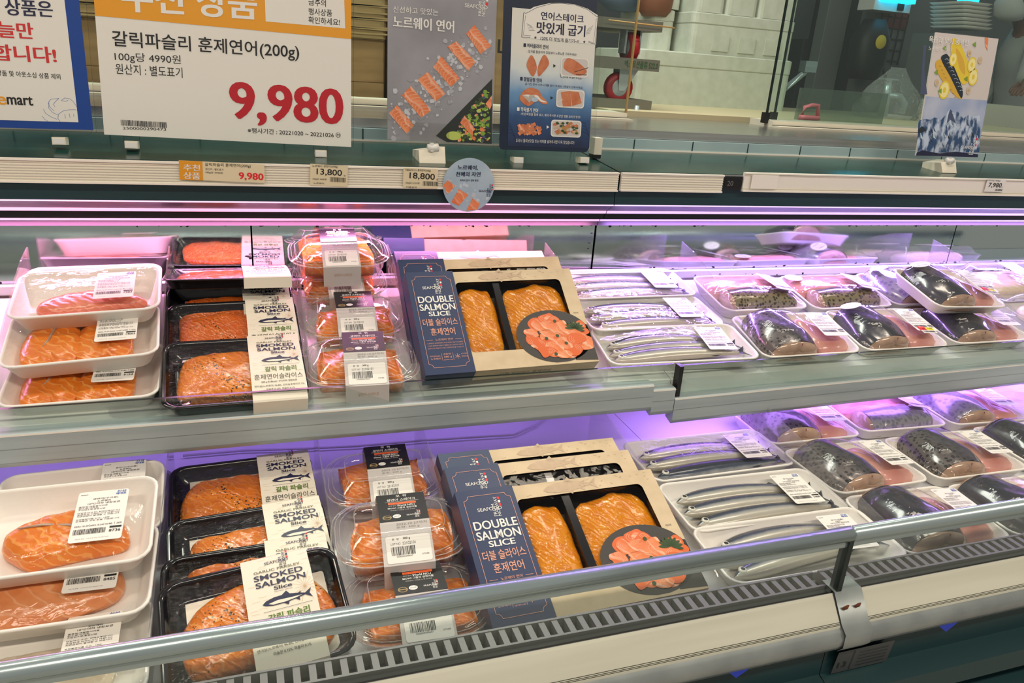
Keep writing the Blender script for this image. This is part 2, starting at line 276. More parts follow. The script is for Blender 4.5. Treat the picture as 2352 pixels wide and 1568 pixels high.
# ---------------------------------------------------------------- print: lettering and flat art on a sheet
_tc = bpy.data.curves.new('lettering', 'FONT'); _to = bpy.data.objects.new('lettering', _tc); TCACHE = {}
def glyphs(s, bold=0.):
    k = (s, bold)
    if k not in TCACHE:
        _tc.body = s; _tc.offset = bold; _tc.resolution_u = 4; _tc.size = 1
        me = bpy.data.meshes.new_from_object(_to); v = [(p.co.x, p.co.y) for p in me.vertices]; f = [tuple(p.vertices) for p in me.polygons]; bpy.data.meshes.remove(me)
        xs = [p[0] for p in v] or [0, 1]; ys = [p[1] for p in v] or [0, 1]
        TCACHE[k] = (v, f, min(xs), max(xs), min(ys), max(ys))
    return TCACHE[k]
class Art:
    """flat art in the plane of a sheet: local (x right, y up), drawn on levels 0.12 mm apart; to3 maps (x, y, h) to 3-D"""
    E = .00012
    def __init__(s, mb, to3=None): s.mb, s.to3 = mb, to3 or (lambda x, y, h: (x, y, h))
    def put(s, pts, fs, m, lv): s.mb.add([s.to3(x, y, .0002+lv*s.E) for x, y in pts], fs, m)
    def poly(s, pts, m, lv=1): s.put(pts, [tuple(range(len(pts)))], m, lv)
    def rect(s, x0, y0, x1, y1, m, lv=1): s.poly([(x0, y0), (x1, y0), (x1, y1), (x0, y1)], m, lv)
    def rrect(s, x0, y0, x1, y1, r, m, lv=1): s.poly([p[:2] for p in rrect(x1-x0, y1-y0, r, 3, 0, (x0+x1)/2, (y0+y1)/2)], m, lv)
    def disc(s, x, y, r, m, lv=1, n=24, ry=None, rot=0):
        ry = ry or r; c, t = math.cos(rot), math.sin(rot)
        s.poly([(x+r*math.cos(a)*c-ry*math.sin(a)*t, y+r*math.cos(a)*t+ry*math.sin(a)*c) for a in (2*math.pi*k/n for k in range(n))], m, lv)
    def line(s, pts, w, m, lv=1, closed=False):
        pts = list(pts)+([pts[0]] if closed else [])
        for (ax, ay), (bx, by) in zip(pts, pts[1:]):
            l = math.hypot(bx-ax, by-ay) or 1e-9; nx, ny = -(by-ay)/l*w/2, (bx-ax)/l*w/2
            s.poly([(ax-nx, ay-ny), (bx-nx, by-ny), (bx+nx, by+ny), (ax+nx, ay+ny)], m, lv)
    def ring(s, x, y, r, w, m, lv=1, n=24): s.line([(x+r*math.cos(2*math.pi*k/n), y+r*math.sin(2*math.pi*k/n)) for k in range(n)], w, m, lv, True)
    def text(s, t, x0, x1, y, h, m, lv=2, bold=0., rot=0., dy=0.):
        """lettering whose ink fills x0..x1 with its bottom at y and height h (dy raises the right end); rot turns it about (x0, y)"""
        v, f, a, b, c, d = glyphs(t, min(bold, .010)); sx = (x1-x0)/(b-a or 1); sy = h/(d-c or 1); cr, sr = math.cos(rot), math.sin(rot); P = []
        for p, q in v:
            X, Y = (p-a)*sx, (q-c)*sy+dy*(p-a)/(b-a or 1); P.append((x0+X*cr-Y*sr, y+X*sr+Y*cr))
        s.put(P, f, m, lv)
        if bold >= .018:
            w = bold*.55*abs(sx)
            for q, e in ((-w, .4), (w, .8)): s.put([(X+q*cr, Y+q*sr) for X, Y in P], f, m, lv+e)
    def ctext(s, t, cx, y, h, m, lv=2, bold=0., k=1.):
        """centred, natural proportions times k in width"""
        v, f, a, b, c, d = glyphs(t, bold); w = (b-a)*h/(d-c or 1)*k; s.text(t, cx-w/2, cx+w/2, y, h, m, lv, bold)
    def barcode(s, x0, y0, x1, y1, m='ink', lv=2, n=30):
        r = random.Random(3); x = x0; u = (x1-x0)/(n*1.9)
        while x < x1-u*2:
            w = u*r.choice((.6, .6, 1, 1.5)); s.rect(x, y0, x+w, y1, m, lv); x += w+u*r.choice((.6, .8, 1.2))
    def logo(s, x, y, w, m='white', red='red_bright', lv=2):
        """the crossing SEAFOOD / FROM / NORWAY mark; (x, y) left end of the row, w its width"""
        h = w*.15; s.text('SEAFOOD', x, x+w, y, h, m, lv, .004)
        x5, x6 = x+w*.60, x+w*.755
        s.text('FROM', x5+h*.95, x5+h*.95+w*.56, y-h*1.9, h*.92, m, lv, .0, math.pi/2)
        s.text('NORWAY', x6+h*.98, x6+h*.98+w*.88, y-h*1.9, h*.92, m, lv, .0, math.pi/2)
        for k in range(3): s.rect(x6+h*1.15, y+h*(1.0+k*1.05), x6+h*1.75, y+h*(1.75+k*1.05), red if k != 1 else m, lv)
    def fish(s, x, y, w, m, pale=None, lv=2, flip=1):
        """salmon drawing, head to the left; (x, y) is its centre"""
        T = lambda P: [(x+flip*(p-.5)*w, y+q*w) for p, q in P]
        s.poly(T([(0, -.02), (.08, .05), (.25, .10), (.5, .11), (.75, .06), (.86, .025), (.86, -.015), (.7, -.05), (.45, -.09), (.2, -.09), (.06, -.06)]), m, lv)
        s.poly(T([(.86, .025), (1, .12), (.95, 0), (1, -.11), (.86, -.015)]), m, lv)
        s.poly(T([(.40, .105), (.50, .19), (.56, .10)]), m, lv); s.poly(T([(.72, .06), (.79, .10), (.77, .05)]), m, lv)
        s.poly(T([(.42, -.09), (.5, -.15), (.53, -.085)]), m, lv); s.poly(T([(.66, -.06), (.74, -.12), (.74, -.045)]), m, lv)
        if pale: s.poly(T([(.12, -.03), (.3, .01), (.6, .0), (.8, .0), (.68, -.035), (.45, -.07), (.2, -.07)]), pale, lv+1)
    def star(s, x, y, r, m, lv=2): s.poly([(x+(r if k % 2 == 0 else r*.42)*math.sin(math.pi*k/5), y+(r if k % 2 == 0 else r*.42)*math.cos(math.pi*k/5)) for k in range(10)], m, lv)
    def block(s, pts, lv=2, n=7, m='salmon_print'):
        """salmon portion: four corners (tl, tr, br, bl) with pale fat lines bent across it"""
        s.poly(pts, m, lv); (a, b, c, d) = pts
        q = lambda u, v: ((a[0]*(1-u)+b[0]*u)*(1-v)+(d[0]*(1-u)+c[0]*u)*v, (a[1]*(1-u)+b[1]*u)*(1-v)+(d[1]*(1-u)+c[1]*u)*v)
        w = math.hypot(a[0]-d[0], a[1]-d[1])*.022
        for k in range(n):
            v = .04+k*.92/n; s.line([q(.02, min(1, v+.10)), q(.3, max(0, v)), q(.62, min(1, v+.05)), q(.98, min(1, v+.16))], w, 'peach', lv+1)
    def blobs(s, inside, n, mats, r0, r1, box, lv, seed=1, k=7):
        r = random.Random(seed)
        for i in range(n):
            x, y = r.uniform(box[0], box[2]), r.uniform(box[1], box[3])
            if inside and not inside(x, y): continue
            rr = r.uniform(r0, r1); a0 = r.random()*6
            s.poly([(x+rr*r.uniform(.6, 1.1)*math.cos(a0+2*math.pi*j/k), y+rr*r.uniform(.5, 1.)*math.sin(a0+2*math.pi*j/k)) for j in range(k)], r.choice(mats), lv+(i % 3))
# ---------------------------------------------------------------- room
mb = MB(); mb.box(-4, -3, -1.46, 6, 5, -1.45, 'shop_floor'); structure('floor', mb)
mb = MB(); mb.box(-4, 4.3, -1.45, 6, 4.4, 1.6, 'kitchen_wall'); structure('wall_back', mb)
# ---------------------------------------------------------------- the two refrigerated cases
XJ = .708
SHZ = lambda Y: -.516+.2126*(Y-1.09)      # upper shelf surface
DKZ = -.677                                # lower deck
def ledge_z(Y): return -.195+.075*(Y-1.385)
def grille(mb, x0, x1):
    y0, y1, z = .642, .672, -.622
    mb.box(x0, y0, z-.02, x1, y0+.003, z, 'grille_grey'); mb.box(x0, y1-.003, z-.05, x1, y1, z, 'grille_grey')
    mb.box(x0, y0+.003, z-.02, x1, y1-.003, z-.018, 'dark_gap')
    x = x0
    while x < x1-.008: mb.box(x, y0+.003, z-.017, x+.0075, y1-.003, z-.001, 'grille_grey'); x += .0165
def make_case(side, x0, x1, lamp, rails, cream, sh, label):
    root = thing('refrigerated_case', label, 'refrigerated display case', ((x0+x1)/2, 1.0, -1.45)); ox = -root.location
    def B(mb, name, par=None): return mb.build(name, par or root, (ox.x, ox.y, ox.z) if par is None else None)
    # lower body
    mb = MB(); prof = [(.66, -.675), (.622, -.69), (.622, -.755)]; z = -.755
    while z > -1.25: prof += [(.592, z-.010), (.590, z-.040), (.622, z-.050), (.624, z-.085)]; z -= .085
    prof += [(.622, -1.32), (.70, -1.32), (.70, -1.45)]
    mb.strip(prof, x0, x1, 'teal'); B(mb, 'front_panel')
    mb = MB(); mb.strip([(.66, -.640), (.640, -.640), (.6275, -.622)], x0, x1, 'dark_gap'); mb.strip([(.6275, -.622), (.624, -.628), (.603, -.655), (.597, -.659), (.592, -.668), (.592, -.678), (.598, -.689), (.61, -.695), (.66, -.695)], x0, x1, 'bumper_grey', True); B(mb, 'bumper')
    c0, c1 = cream; mb = MB()
    mb.strip([(.6262, -.6215), (.6235, -.6245), (.6012, -.6535), (.6005, -.6565)], c0, c1, 'bumper_cream'); mb.strip([(.6235, -.6565), (.6262, -.6215)], c0, c1, 'bumper_cream')
    for q in (.86, .91, .95): yy, zz = .6235+(.6012-.6235)*q, -.6245+(-.6535+.6245)*q; mb.strip([(yy-.0006, zz-.0003), (yy-.0009, zz-.0011)], c0, c1, 'grime')
    B(mb, 'bumper_insert')
    mb = MB(); mb.strip([(.627, -.64), (.645, -.645), (.672, -.65), (.672, DKZ)], x0, x1, 'dark_gap'); B(mb, 'air_duct')
    mb = MB(); grille(mb, x0+.004, x1-.004); B(mb, 'air_grille')
    mb = MB(); mb.box(x0, .672, DKZ-.01, x1, 1.44, DKZ, 'enamel'); B(mb, 'deck')
    mb = MB(); mb.box(x0, 1.44, DKZ-.02, x1, 1.46, -.45, 'enamel'); B(mb, 'rear_liner')
    mb = MB(); mb.box(x0, .628, -.62, x1, .633, -.545, 'glass_green'); B(mb, 'front_glass')
    mb = MB(); mb.tube([(x0+.001, .63, -.534), (x1-.001, .63, -.534)], .0098, 'tube_steel', 20); mb.box(x0+.001, .627, -.552, x1-.001, .634, -.538, 'tube_steel'); B(mb, 'glass_rail')
    # upper shelf; 'sh' drops the lip at the joint end
    def lipz(x, z): return z-(sh*(x1-x)/(x1-x0) if side == 'right' else 0)
    mb = MB(); v = [(1.09, -.518), (1.455, SHZ(1.455)), (1.455, SHZ(1.455)-.02), (1.10, -.56), (1.09, -.56)]; mb.strip(v, x0, x1, 'shelf_white', closed=True, caps=True); sf = B(mb, 'shelf')
    lx1 = x1-.045 if side == 'left' else x1
    mb = MB()
    P = [(1.068, -.5185), (1.070, -.5155), (1.092, -.5155), (1.092, -.561), (1.072, -.5665), (1.068, -.560)]
    for xa, xb, dz in ((x0, lx1, 0), (lx1, x1, -.010)):
        if xb-xa < .002: continue
        vs = [(xa, y, lipz(xa, z+dz)) for y, z in P]+[(xb, y, lipz(xb, z+dz)) for y, z in P]; n = len(P)
        mb.add(vs, [(i, i+n, (i+1) % n+n, (i+1) % n) for i in range(n)]+[tuple(range(n)), tuple(range(2*n-1, n-1, -1))], 'alu')
        for q in (-.0200, -.0405):
            a = [(xa, 1.0676, lipz(xa, -.518+dz+q)), (xb, 1.0676, lipz(xb, -.518+dz+q)), (xb, 1.0676, lipz(xb, -.5187+dz+q)), (xa, 1.0676, lipz(xa, -.5187+dz+q))]
            mb.quad(*a, 'bumper_grey')
        a = [(xa, 1.0674, lipz(xa, -.5165+dz)), (xb, 1.0674, lipz(xb, -.5165+dz)), (xb, 1.0674, lipz(xb, -.5190+dz)), (xa, 1.0674, lipz(xa, -.5190+dz))]; mb.quad(*a, 'rail_white')
    o = mb.build('shelf_lip', root, (ox.x, ox.y, ox.z))
    mb = MB(); gx0 = x0+.008
    vs = []
    for x in (gx0, x1-.004):
        for y, z in ((1.078, -.520), (1.083, -.520), (1.083, -.483), (1.078, -.483)): vs.append((x, y, lipz(x, z) if z < -.5 else z-(.004*(x1-x)/(x1-x0) if side == 'right' else 0)))
    mb.add(vs, [(0, 1, 2, 3), (7, 6, 5, 4), (0, 4, 5, 1), (1, 5, 6, 2), (3, 2, 6, 7), (0, 3, 7, 4)], 'glass_green')
    mb.add([(gx0, 1.0778, vs[3][2]+.0003), (x1-.004, 1.0778, vs[7][2]+.0003), (x1-.004, 1.0832, vs[7][2]+.0003), (gx0, 1.0832, vs[3][2]+.0003)], [(0, 1, 2, 3)], 'pane_edge'); B(mb, 'shelf_glass')
    if side == 'right':
        mb = MB(); mb.box(x0+.004, 1.074, -.586, x0+.012, 1.09, -.487, 'black'); B(mb, 'glass_bracket')
    # back ledge, mirror
    mb = MB(); mb.box(x0, 1.446, SHZ(1.45)-.002, x1, 1.462, -.421, 'enamel'); r = random.Random(5 if side == 'left' else 9); mb.box(x0, 1.4445, SHZ(1.45)-.002, x1, 1.446, SHZ(1.45)+.0035, 'grime')
    for i in range(int((x1-x0)*26)):
        x = r.uniform(x0, x1)+.03*r.gauss(0, 1); zz = SHZ(1.45)+.004+abs(r.gauss(0, .0035)); q = r.uniform(.0012, .005)
        if x0+.01 < x < x1-.01: mb.add([(x+q*r.uniform(.6, 1.3)*math.cos(6.28*k/6), 1.4457, min(-.422, zz+q*.6*math.sin(6.28*k/6))) for k in range(6)], [tuple(range(5, -1, -1))], 'dark_gap')
    B(mb, 'back_ledge')
    xs = [x0]+[x for x in (.71-.70, .709+1.02) if x0 < x < x1]+[x1]
    for a, b_ in zip(xs, xs[1:]):
        mb = MB(); mb.box(a+.0015, 1.464, -.425, b_-.0015, 1.468, -.317, 'mirror')                      # flaked silvering along its edges
        for i in range(int((b_-a)*60)):
            e = r.random(); x = r.uniform(a, b_); zz = -.421+r.random()*.006 if e < .45 else -.3185-r.random()*.003
            if e > .93: x = b_-.004-r.random()*.008; zz = r.uniform(-.42, -.32)
            s = r.uniform(.0012, .005); k = 6
            mb.add([(x+s*r.uniform(.5, 1.3)*math.cos(6.28*j/k), 1.4636, zz+s*.6*r.uniform(.4, 1.2)*math.sin(6.28*j/k)) for j in range(k)], [tuple(range(k-1, -1, -1))], 'dark_gap')
        B(mb, 'mirror')
    # canopy
    mb = MB(); mb.strip([(1.392, -.2625), (1.392, -.200), (1.385, -.1965), (1.385, -.194)], x0, x1, 'teal'); mb.strip([(1.62, -.18), (1.62, -.31), (1.47, -.31), (1.455, -.302), (1.430, -.298), (1.430, -.283)], x0, x1, 'black'); B(mb, 'canopy')
    mb = MB(); mb.box(x0+.0012, 1.383, ledge_z(1.385)-.003, x1-.0012, 1.387, ledge_z(1.385), 'steel'); n = 2
    mb.add([(x0+.0012, 1.387, ledge_z(1.385)), (x1-.0012, 1.387, ledge_z(1.385)), (x1-.0012, 1.62, ledge_z(1.62)), (x0+.0012, 1.62, ledge_z(1.62))], [(0, 1, 2, 3)], 'teal_ledge'); B(mb, 'canopy_top')
    mb = MB(); mb.strip([(1.391, -.2615), (1.391, -.2640), (1.396, -.2645)], x0, x1, lamp); B(mb, 'edge_glint')  # chrome edge, no lamp of its own: its reflection is put in as glow
    mb = MB(); mb.strip([(1.396, -.2647), (1.420, -.2795)], x0, x1, 'dark_steel'); mb.strip([(1.420, -.2798), (1.423, -.2858)], x0, x1, lamp); mb.strip([(1.423, -.2858), (1.430, -.2858)], x0, x1, 'black'); B(mb, 'canopy_lamp')
    mb = MB(); mb.strip([(1.448, -.3030), (1.450, -.3075), (1.456, -.308)], x0, x1, lamp); B(mb, 'mirror_lamp')
    mb = MB(); mb.box(x0, 1.456, -.318, x1, 1.468, -.3085, 'frame_grey'); B(mb, 'mirror_frame')
    mb = MB(); mb.box(x0, 1.615, -.178, x1, 1.63, -.1525, 'tile_blue'); x = math.ceil((x0-.70)/.155)*.155+.70
    while x < x1: mb.box(x, 1.6142, -.178, x+.0025, 1.615, -.1525, 'teal'); x += .155
    mb.box(x0, 1.6135, -.1785, x1, 1.615, -.1745, 'rail_white'); B(mb, 'tile_strip')
    for a, b_, z0, z1, ribs in rails:
        mb = MB(); mb.box(a, 1.378, z0, b_, 1.384, z1, 'rail_white'); mb.box(a, 1.374, z1-.003, b_, 1.378, z1, 'rail_white'); mb.box(a, 1.374, z0, b_, 1.378, z0+.003, 'rail_white')
        for k in range(ribs): zz = z0+.006+k*(z1-z0-.012)/max(1, ribs-1); mb.box(a, 1.3762, zz, b_, 1.378, zz+.0012, 'cream')
        B(mb, 'price_rail')
    return root, ox
lc, lox = make_case('left', -1.30, XJ, 'lamp_pink', [(-1.30, XJ-.003, -.2325, -.195, 7)], (-1.30, .699), 0, 'dark teal refrigerated case on the left holding the salmon packs under pink lamps')
rc, rox = make_case('right', XJ+.0015, 2.75, 'lamp_violet', [(.712, .948, -.2315, -.195, 6), (.999, 2.75, -.2285, -.1885, 2)], (.745, 2.75), .03, 'dark teal refrigerated case on the right holding the mackerel trays under violet lamps')
# joint pieces belong to the left case
mb = MB(); mb.strip([(.648, -.618), (.624, -.619), (.600, -.652), (.590, -.660), (.5895, -.680), (.598, -.692)], .700, .744, 'bumper_grey', True)
o = mb.build('joint_cover', lc, -lc.location)
for px_ in (1941, 1969):
    p = onY(px_, 1390 if px_ < 1950 else 1382, .612); mb = MB(); mb.loft([[(p.x+.0055*math.cos(a)*k, .6105-.004*(1-k)+.0055*math.sin(a)*-.6*k*.6, -.634+.0055*math.sin(a)*k) for a in (2*math.pi*j/12 for j in range(12))] for k in (1, .8, .3)], 'rust', False, True)
    s = mb.build('screw', o)
mb = MB(); mb.box(XJ-.004, .624, -.622, XJ+.003, .638, -.541, 'pane_edge'); mb.build('glass_post', lc, -lc.location)
mb = MB(); mb.box(.950, 1.380, -.226, .997, 1.3835, -.199, 'black'); mb.box(.954, 1.3792, -.221, .993, 1.380, -.204, 'dark_gap'); th = mb.build('thermometer', rc, -rc.location)
mb = MB(); A = Art(mb, lambda x, y, h: (x, 1.379-h, y)); A.text('20', .960, .974, -.217, .010, 'grey_ink'); mb.build('display', th)
# rating plate and blue tape under the bumper
mb = MB(); a, b_, c, d = [onY(*q, .60) for q in ((1960, 1452), (2090, 1450), (2065, 1490), (1945, 1502))]
P0 = Vector((.735, .6155, -.752)); mb.add([(.722, .616, -.752), (.818, .616, -.752), (.818, .612, -.712), (.722, .612, -.712)], [(0, 1, 2, 3)], 'plate_metal'); A = Art(mb, lambda x, y, h: (x, .6155-h-.1*(y+.752), y))
A.text('13', .728, .742, -.742, .010, 'ink'); [A.rect(.76, -.745+k*.006, .81, -.7442+k*.006, 'ink') for k in range(5)]; A.rect(.75, -.75, .751, -.714, 'ink')
solo('rating_plate', mb, 'grey metal rating plate marked 13 under the steel joint cover of the bumper', 'plate')
for pts, lab in ((((2150, 1432), (2214, 1416), (2172, 1450)), 'blue tape corner under the bumper of the right case'), (((1665, 1536), (1735, 1524), (1690, 1556)), 'blue tape corner under the bumper of the left case, near the bottom edge')):
    p = [onY(x, y, .598) for x, y in pts]; mb = MB(); mb.add([(q.x, q.y, q.z) for q in p]+[(q.x, q.y-.0006, q.z) for q in p], [(0, 1, 2), (5, 4, 3), (0, 3, 4, 1), (1, 4, 5, 2), (2, 5, 3, 0)], 'blue_tape'); solo('blue_tape', mb, lab, 'tape')
# white cable lying along the back of the lower deck
mb = MB(); pts = [onZ(x, y, DKZ+.006) for x, y in ((420, 1046), (560, 1034), (700, 1030), (820, 1024), (960, 1012), (1080, 1004), (1180, 998), (1230, 976), (1252, 958))]
mb.tube([(p.x, p.y, p.z) for p in pts], .0022, 'wire_white', 6); solo('cable', mb, 'thin white cable lying along the back of the lower deck', 'cable')

# ---------------------------------------------------------------- service counter and preparation room behind
mb = MB(); mb.box(-1.6, 1.632, -.152, 3.4, 3.3, -.1335, 'steel'); mb.box(-1.6, 1.72, -1.45, 3.4, 3.2, -.152, 'steel'); solo('steel_counter', mb, 'long stainless steel counter behind the display cases', 'counter')
def sill(x0, x1, label):
    mb = MB(); mb.box(x0, 1.94, -.1335, x1, 2.05, -.116, 'cream'); mb.box(x0, 1.90, -.1335, x1, 1.94, -.1285, 'cream'); mb.box(x0, 1.936, -.1285, x1, 1.940, -.127, 'pane_edge'); return solo('glass_track', mb, label, 'window track')
sill(-1.6, onY(1437, 262, 1.95).x, 'cream sliding glass track on the steel counter behind the tall signs'); sill(onY(1768, 290, 1.95).x, 3.3, 'cream sliding glass track on the steel counter behind the mackerel poster')
def pane(x0, x1, y, edge, left, label, name='sliding_glass'):
    z0, z1 = -.116, .75; t = thing(name, label, 'glass pane', ((x0+x1)/2, y, z0)); o = t.location
    mb = MB(); mb.box(x0-o.x, -.003, 0, x1-o.x, .003, z1-z0, 'pane'); mb.build('pane', t)
    mb = MB(); e = x0 if left else x1; mb.box(e-.0022-o.x, -.0035, 0, e+.0022-o.x, .0035, z1-z0, edge); mb.build('pane_edge', t)
    if left:
        mb = MB(); mb.box(e-.012-o.x, -.008, -.008, e+.006-o.x, .008, .022, 'black'); mb.build('edge_clip', t)
    return t
pane(-1.5, onY(1437, 262, 1.98).x, 1.98, 'amber_edge', False, 'sliding glass pane with an amber right edge in front of the dolly')
pane(onY(1757, 285, 1.97).x, 2.55, 1.97, 'pane_edge', True, 'front one of two overlapping sliding glass panes, right of the foam boxes')
pane(onY(1775, 285, 2.02).x, 3.1, 2.02, 'pane_edge', True, 'rear one of two overlapping sliding glass panes, right of the foam boxes')
# cutting board with foam boxes
mb = MB(); mb.box(1.02, 2.10, -.1335, 2.9, 3.0, -.118, 'board_cream'); solo('cutting_board', mb, 'cream cutting board lying under the stack of foam boxes', 'cutting board')
def foam_box(x0, x1, y0, z0, z1, d, label, notches=0, seams=(), crack=False):
    t = thing('foam_box', label, 'foam box', ((x0+x1)/2, y0+d/2, z0), group='white foam fish boxes in the preparation room'); w = x1-x0; h = z1-z0; lid = h*.28
    mb = MB(); mb.loft([rrect(w, d, .02, 3, 0), rrect(w, d, .02, 3, h-lid-.002), rrect(w-.004, d-.004, .02, 3, h-lid)], 'eps', True, True, False)
    for k in range(notches): xx = -w/2+.09+k*.115; mb.box(xx, -d/2-.004, .012, xx+.07, -d/2+.01, h*.48, 'eps')
    mb.build('box_body', t); mb = MB(); mb.loft([rrect(w, d, .02, 3, h-lid), rrect(w+.003, d+.003, .02, 3, h-lid+.003), rrect(w+.003, d+.003, .02, 3, h-.004), rrect(w-.01, d-.01, .02, 3, h)], 'eps', True, True, False)
    for q in seams: mb.box(-w/2+q*w, -d/2-.0022, h-lid+.003, -w/2+q*w+.0015, -d/2, h-.004, 'grey_ink')
    mb.build('lid', t)
    return t
Yf = 2.62
zb = -.118; q = lambda x, y: onY(x, y, Yf)
h1, h2 = q(1700, 130).z, q(1700, 36).z
foam_box(q(1462, 200).x, q(1812, 200).x, Yf, zb, h1, .40, 'large white foam box at the bottom of the stack, on the cream board')
foam_box(q(1590, 80).x, q(1826, 80).x, Yf+.004, h1, h2, .36, 'white foam box with square finger notches, middle of the stack', 3)
foam_box(q(1604, 10).x, q(1670, 10).x, Yf+.006, h2, h2+.16, .34, 'white foam box at the top left of the stack'); foam_box(q(1672, 10).x, q(1746, 10).x, Yf+.006, h2, h2+.16, .34, 'white foam box at the top middle of the stack, between two others'); foam_box(q(1748, 10).x, q(1838, 10).x, Yf+.006, h2, h2+.16, .34, 'white foam box at the top right of the stack, beside the glass edges')
foam_box(q(1528, 60).x, q(1582, 60).x, Yf+.10, h1, h2+.004, .28, 'narrow white foam box turned sideways on the big bottom box'); foam_box(q(1538, 10).x, q(1598, 10).x, Yf+.10, h2+.006, h2+.17, .28, 'narrow white foam box above the one turned sideways')
# stack of dollies
Yd = 2.22; dz = lambda y: onY(1440, y, Yd).z; dx = lambda x: onY(x, 180, Yd).x
def board(y0, y1, xr): return (dx(1200), Yd-.02, dz(y1), dx(xr), Yd+.30, dz(y0))
def caster(par, off, x, z, r, front=False):
    mb = MB(); M = Matrix.Translation(Vector((x, Yd+.03, z))-off) @ (Matrix.Rotation(R_(90), 4, 'X') if not front else Matrix.Rotation(R_(90), 4, 'Y'))
    mb.loft([circ(r*.55, 20, -.012), circ(r*.95, 20, -.014), circ(r, 20, -.008), circ(r, 20, .008), circ(r*.95, 20, .014), circ(r*.55, 20, .012)], 'caster_red', M=M)
    mb.loft([circ(r*.14, 16, -.02), circ(r*.5, 16, -.012), circ(r*.56, 16, -.012), circ(r*.56, 16, .012), circ(r*.5, 16, .012), circ(r*.14, 16, .02)], 'alu', True, True, M=M); mb.build('caster_wheel', par)
    mb = MB(); T = Matrix.Translation(Vector((x, Yd+.03, z))-off)
    for s in (-1, 1):
        if front: mb.box(s*.024-.003, -.02, -r*.4, s*.024+.003, .02, r*1.35, 'alu', T)
        else: mb.add([(-.008, s*.022, -.008), (.012, s*.022, -.008), (.055, s*.022, r*1.3), (-.012, s*.022, r*1.3)], [(0, 1, 2, 3)], 'alu', False, T)
    mb.box(-.03, -.03, r*1.3, .055, .03, r*1.3+.006, 'alu', T); mb.build('caster_fork', par)
def dolly(y0, y1, xr, cast, label, writing=None):
    b = board(y0, y1, xr); t = thing('dolly', label, 'dolly', ((b[0]+b[3])/2, b[1]+.16, b[2])); o = t.location
    mb = MB(); mb.box(b[0]-o.x, b[1]-o.y, 0, b[3]-o.x, b[4]-o.y, b[5]-b[2], 'dolly')
    if writing: A = Art(mb, lambda x, y, h: (x-o.x, b[1]-o.y-h, y-o.z)); A.text(writing, dx(1424), dx(1500), dz(y1-5), (b[5]-b[2])*.62, 'green_paint', 2, .02)
    mb.build('board', t)
    for x, z, r, fr in cast: caster(t, o, x, z, r, fr)
dolly(228, 255, 1497, [], 'grey dolly board at the bottom of the stack, on the steel counter', None)
dolly(133, 160, 1504, [(dx(1432), dz(203), .046, False)], 'grey dolly with green lettering and a red wheel below it', '엑스토션물류 522.0')
dolly(44, 68, 1500, [(dx(1448), dz(108), .044, True)], 'grey dolly at the top of the stack with a red wheel seen end on')
mb = MB(); a, b_ = onY(1398, 46, 2.18), onY(1549, 64, 2.18); mb.tube([a, b_], .0022, 'bamboo', 8); solo('bamboo_skewer', mb, 'thin bamboo skewer lying across the top dolly', 'skewer')
mb = MB(); p = onY(1461, 262, 2.16); mb.loft([circ(.016, 16, -.1335, p.x, 2.16), circ(.016, 16, -.122, p.x, 2.16), circ(.007, 16, -.118, p.x, 2.16), circ(.007, 16, -.105, p.x, 2.16)], 'alu', True, True); solo('metal_foot', mb, 'small metal levelling foot under the bottom dolly board', 'foot')
# cardboard cartons behind the signs
def cardboard(x0, x1, y, z0, z1, label, text=None, wrap=False, d=.3):
    t = thing('cardboard_box', label, 'cardboard box', ((x0+x1)/2, y+d/2, z0), group='cardboard boxes behind the signs'); w, h = x1-x0, z1-z0
    mb = MB(); mb.loft([rrect(w, d, .004, 1, 0), rrect(w, d, .004, 1, h)], 'cardboard', True, True, False)
    if text:
        A = Art(mb, lambda x, y_, hh: (x, -d/2-hh, y_))
        for s, x, yy, hh in text: A.ctext(s, x, yy, hh, 'ink', 2, .02)
    mb.build('carton', t)
    if wrap:
        mb = MB(); mb.loft([rrect(w+.01, d+.01, .02, 3, h*.02), rrect(w+.016, d+.016, .02, 3, h*.5), rrect(w+.01, d+.01, .02, 3, h+.004)], 'wrap_tan', False, True, False)
        for k in range(14): zz = h*(.05+.065*k); mb.box(-w/2-.009, -d/2-.011, zz, w/2+.009, -d/2-.008, zz+.004, 'wrap_tan', Matrix.Rotation(R_(rnd.uniform(-2, 2)), 4, 'Y'))
        mb.build('tape_wrap', t)
Yk = 2.12; kx = lambda x: onY(x, 100, Yk).x; kz = lambda x, y: onY(x, y, Yk).z
cardboard(kx(40), kx(884), Yk, -.1335, kz(850, 190), 'flat cardboard box lying on the counter behind the large price sign', d=.28)
cardboard(kx(60), kx(886), Yk+.01, kz(850, 190)+.001, kz(850, 92), 'cardboard box in the middle of the pile behind the large price sign')
cardboard(kx(50), kx(884), Yk+.0, kz(850, 92)+.001, kz(850, -60), 'cardboard box bound in tan tape, on top of the pile behind the signs', None, True)
w_ = (kx(1172)-kx(890)); cardboard(kx(890)+.004, kx(1172), Yk-.02, -.1335, kz(1150, -50), 'tall cardboard box marked L between the two salmon posters', [('L', w_/2-.033, kz(1150, 122)+.1335, .034), ('막', w_/2-.022, kz(1150, 168)+.1335, .010), ('위', w_/2-.022, kz(1150, 180)+.1335, .010), ('유', w_/2-.022, kz(1150, 192)+.1335, .010), ('법', w_/2-.022, kz(1150, 220)+.1335, .010)])
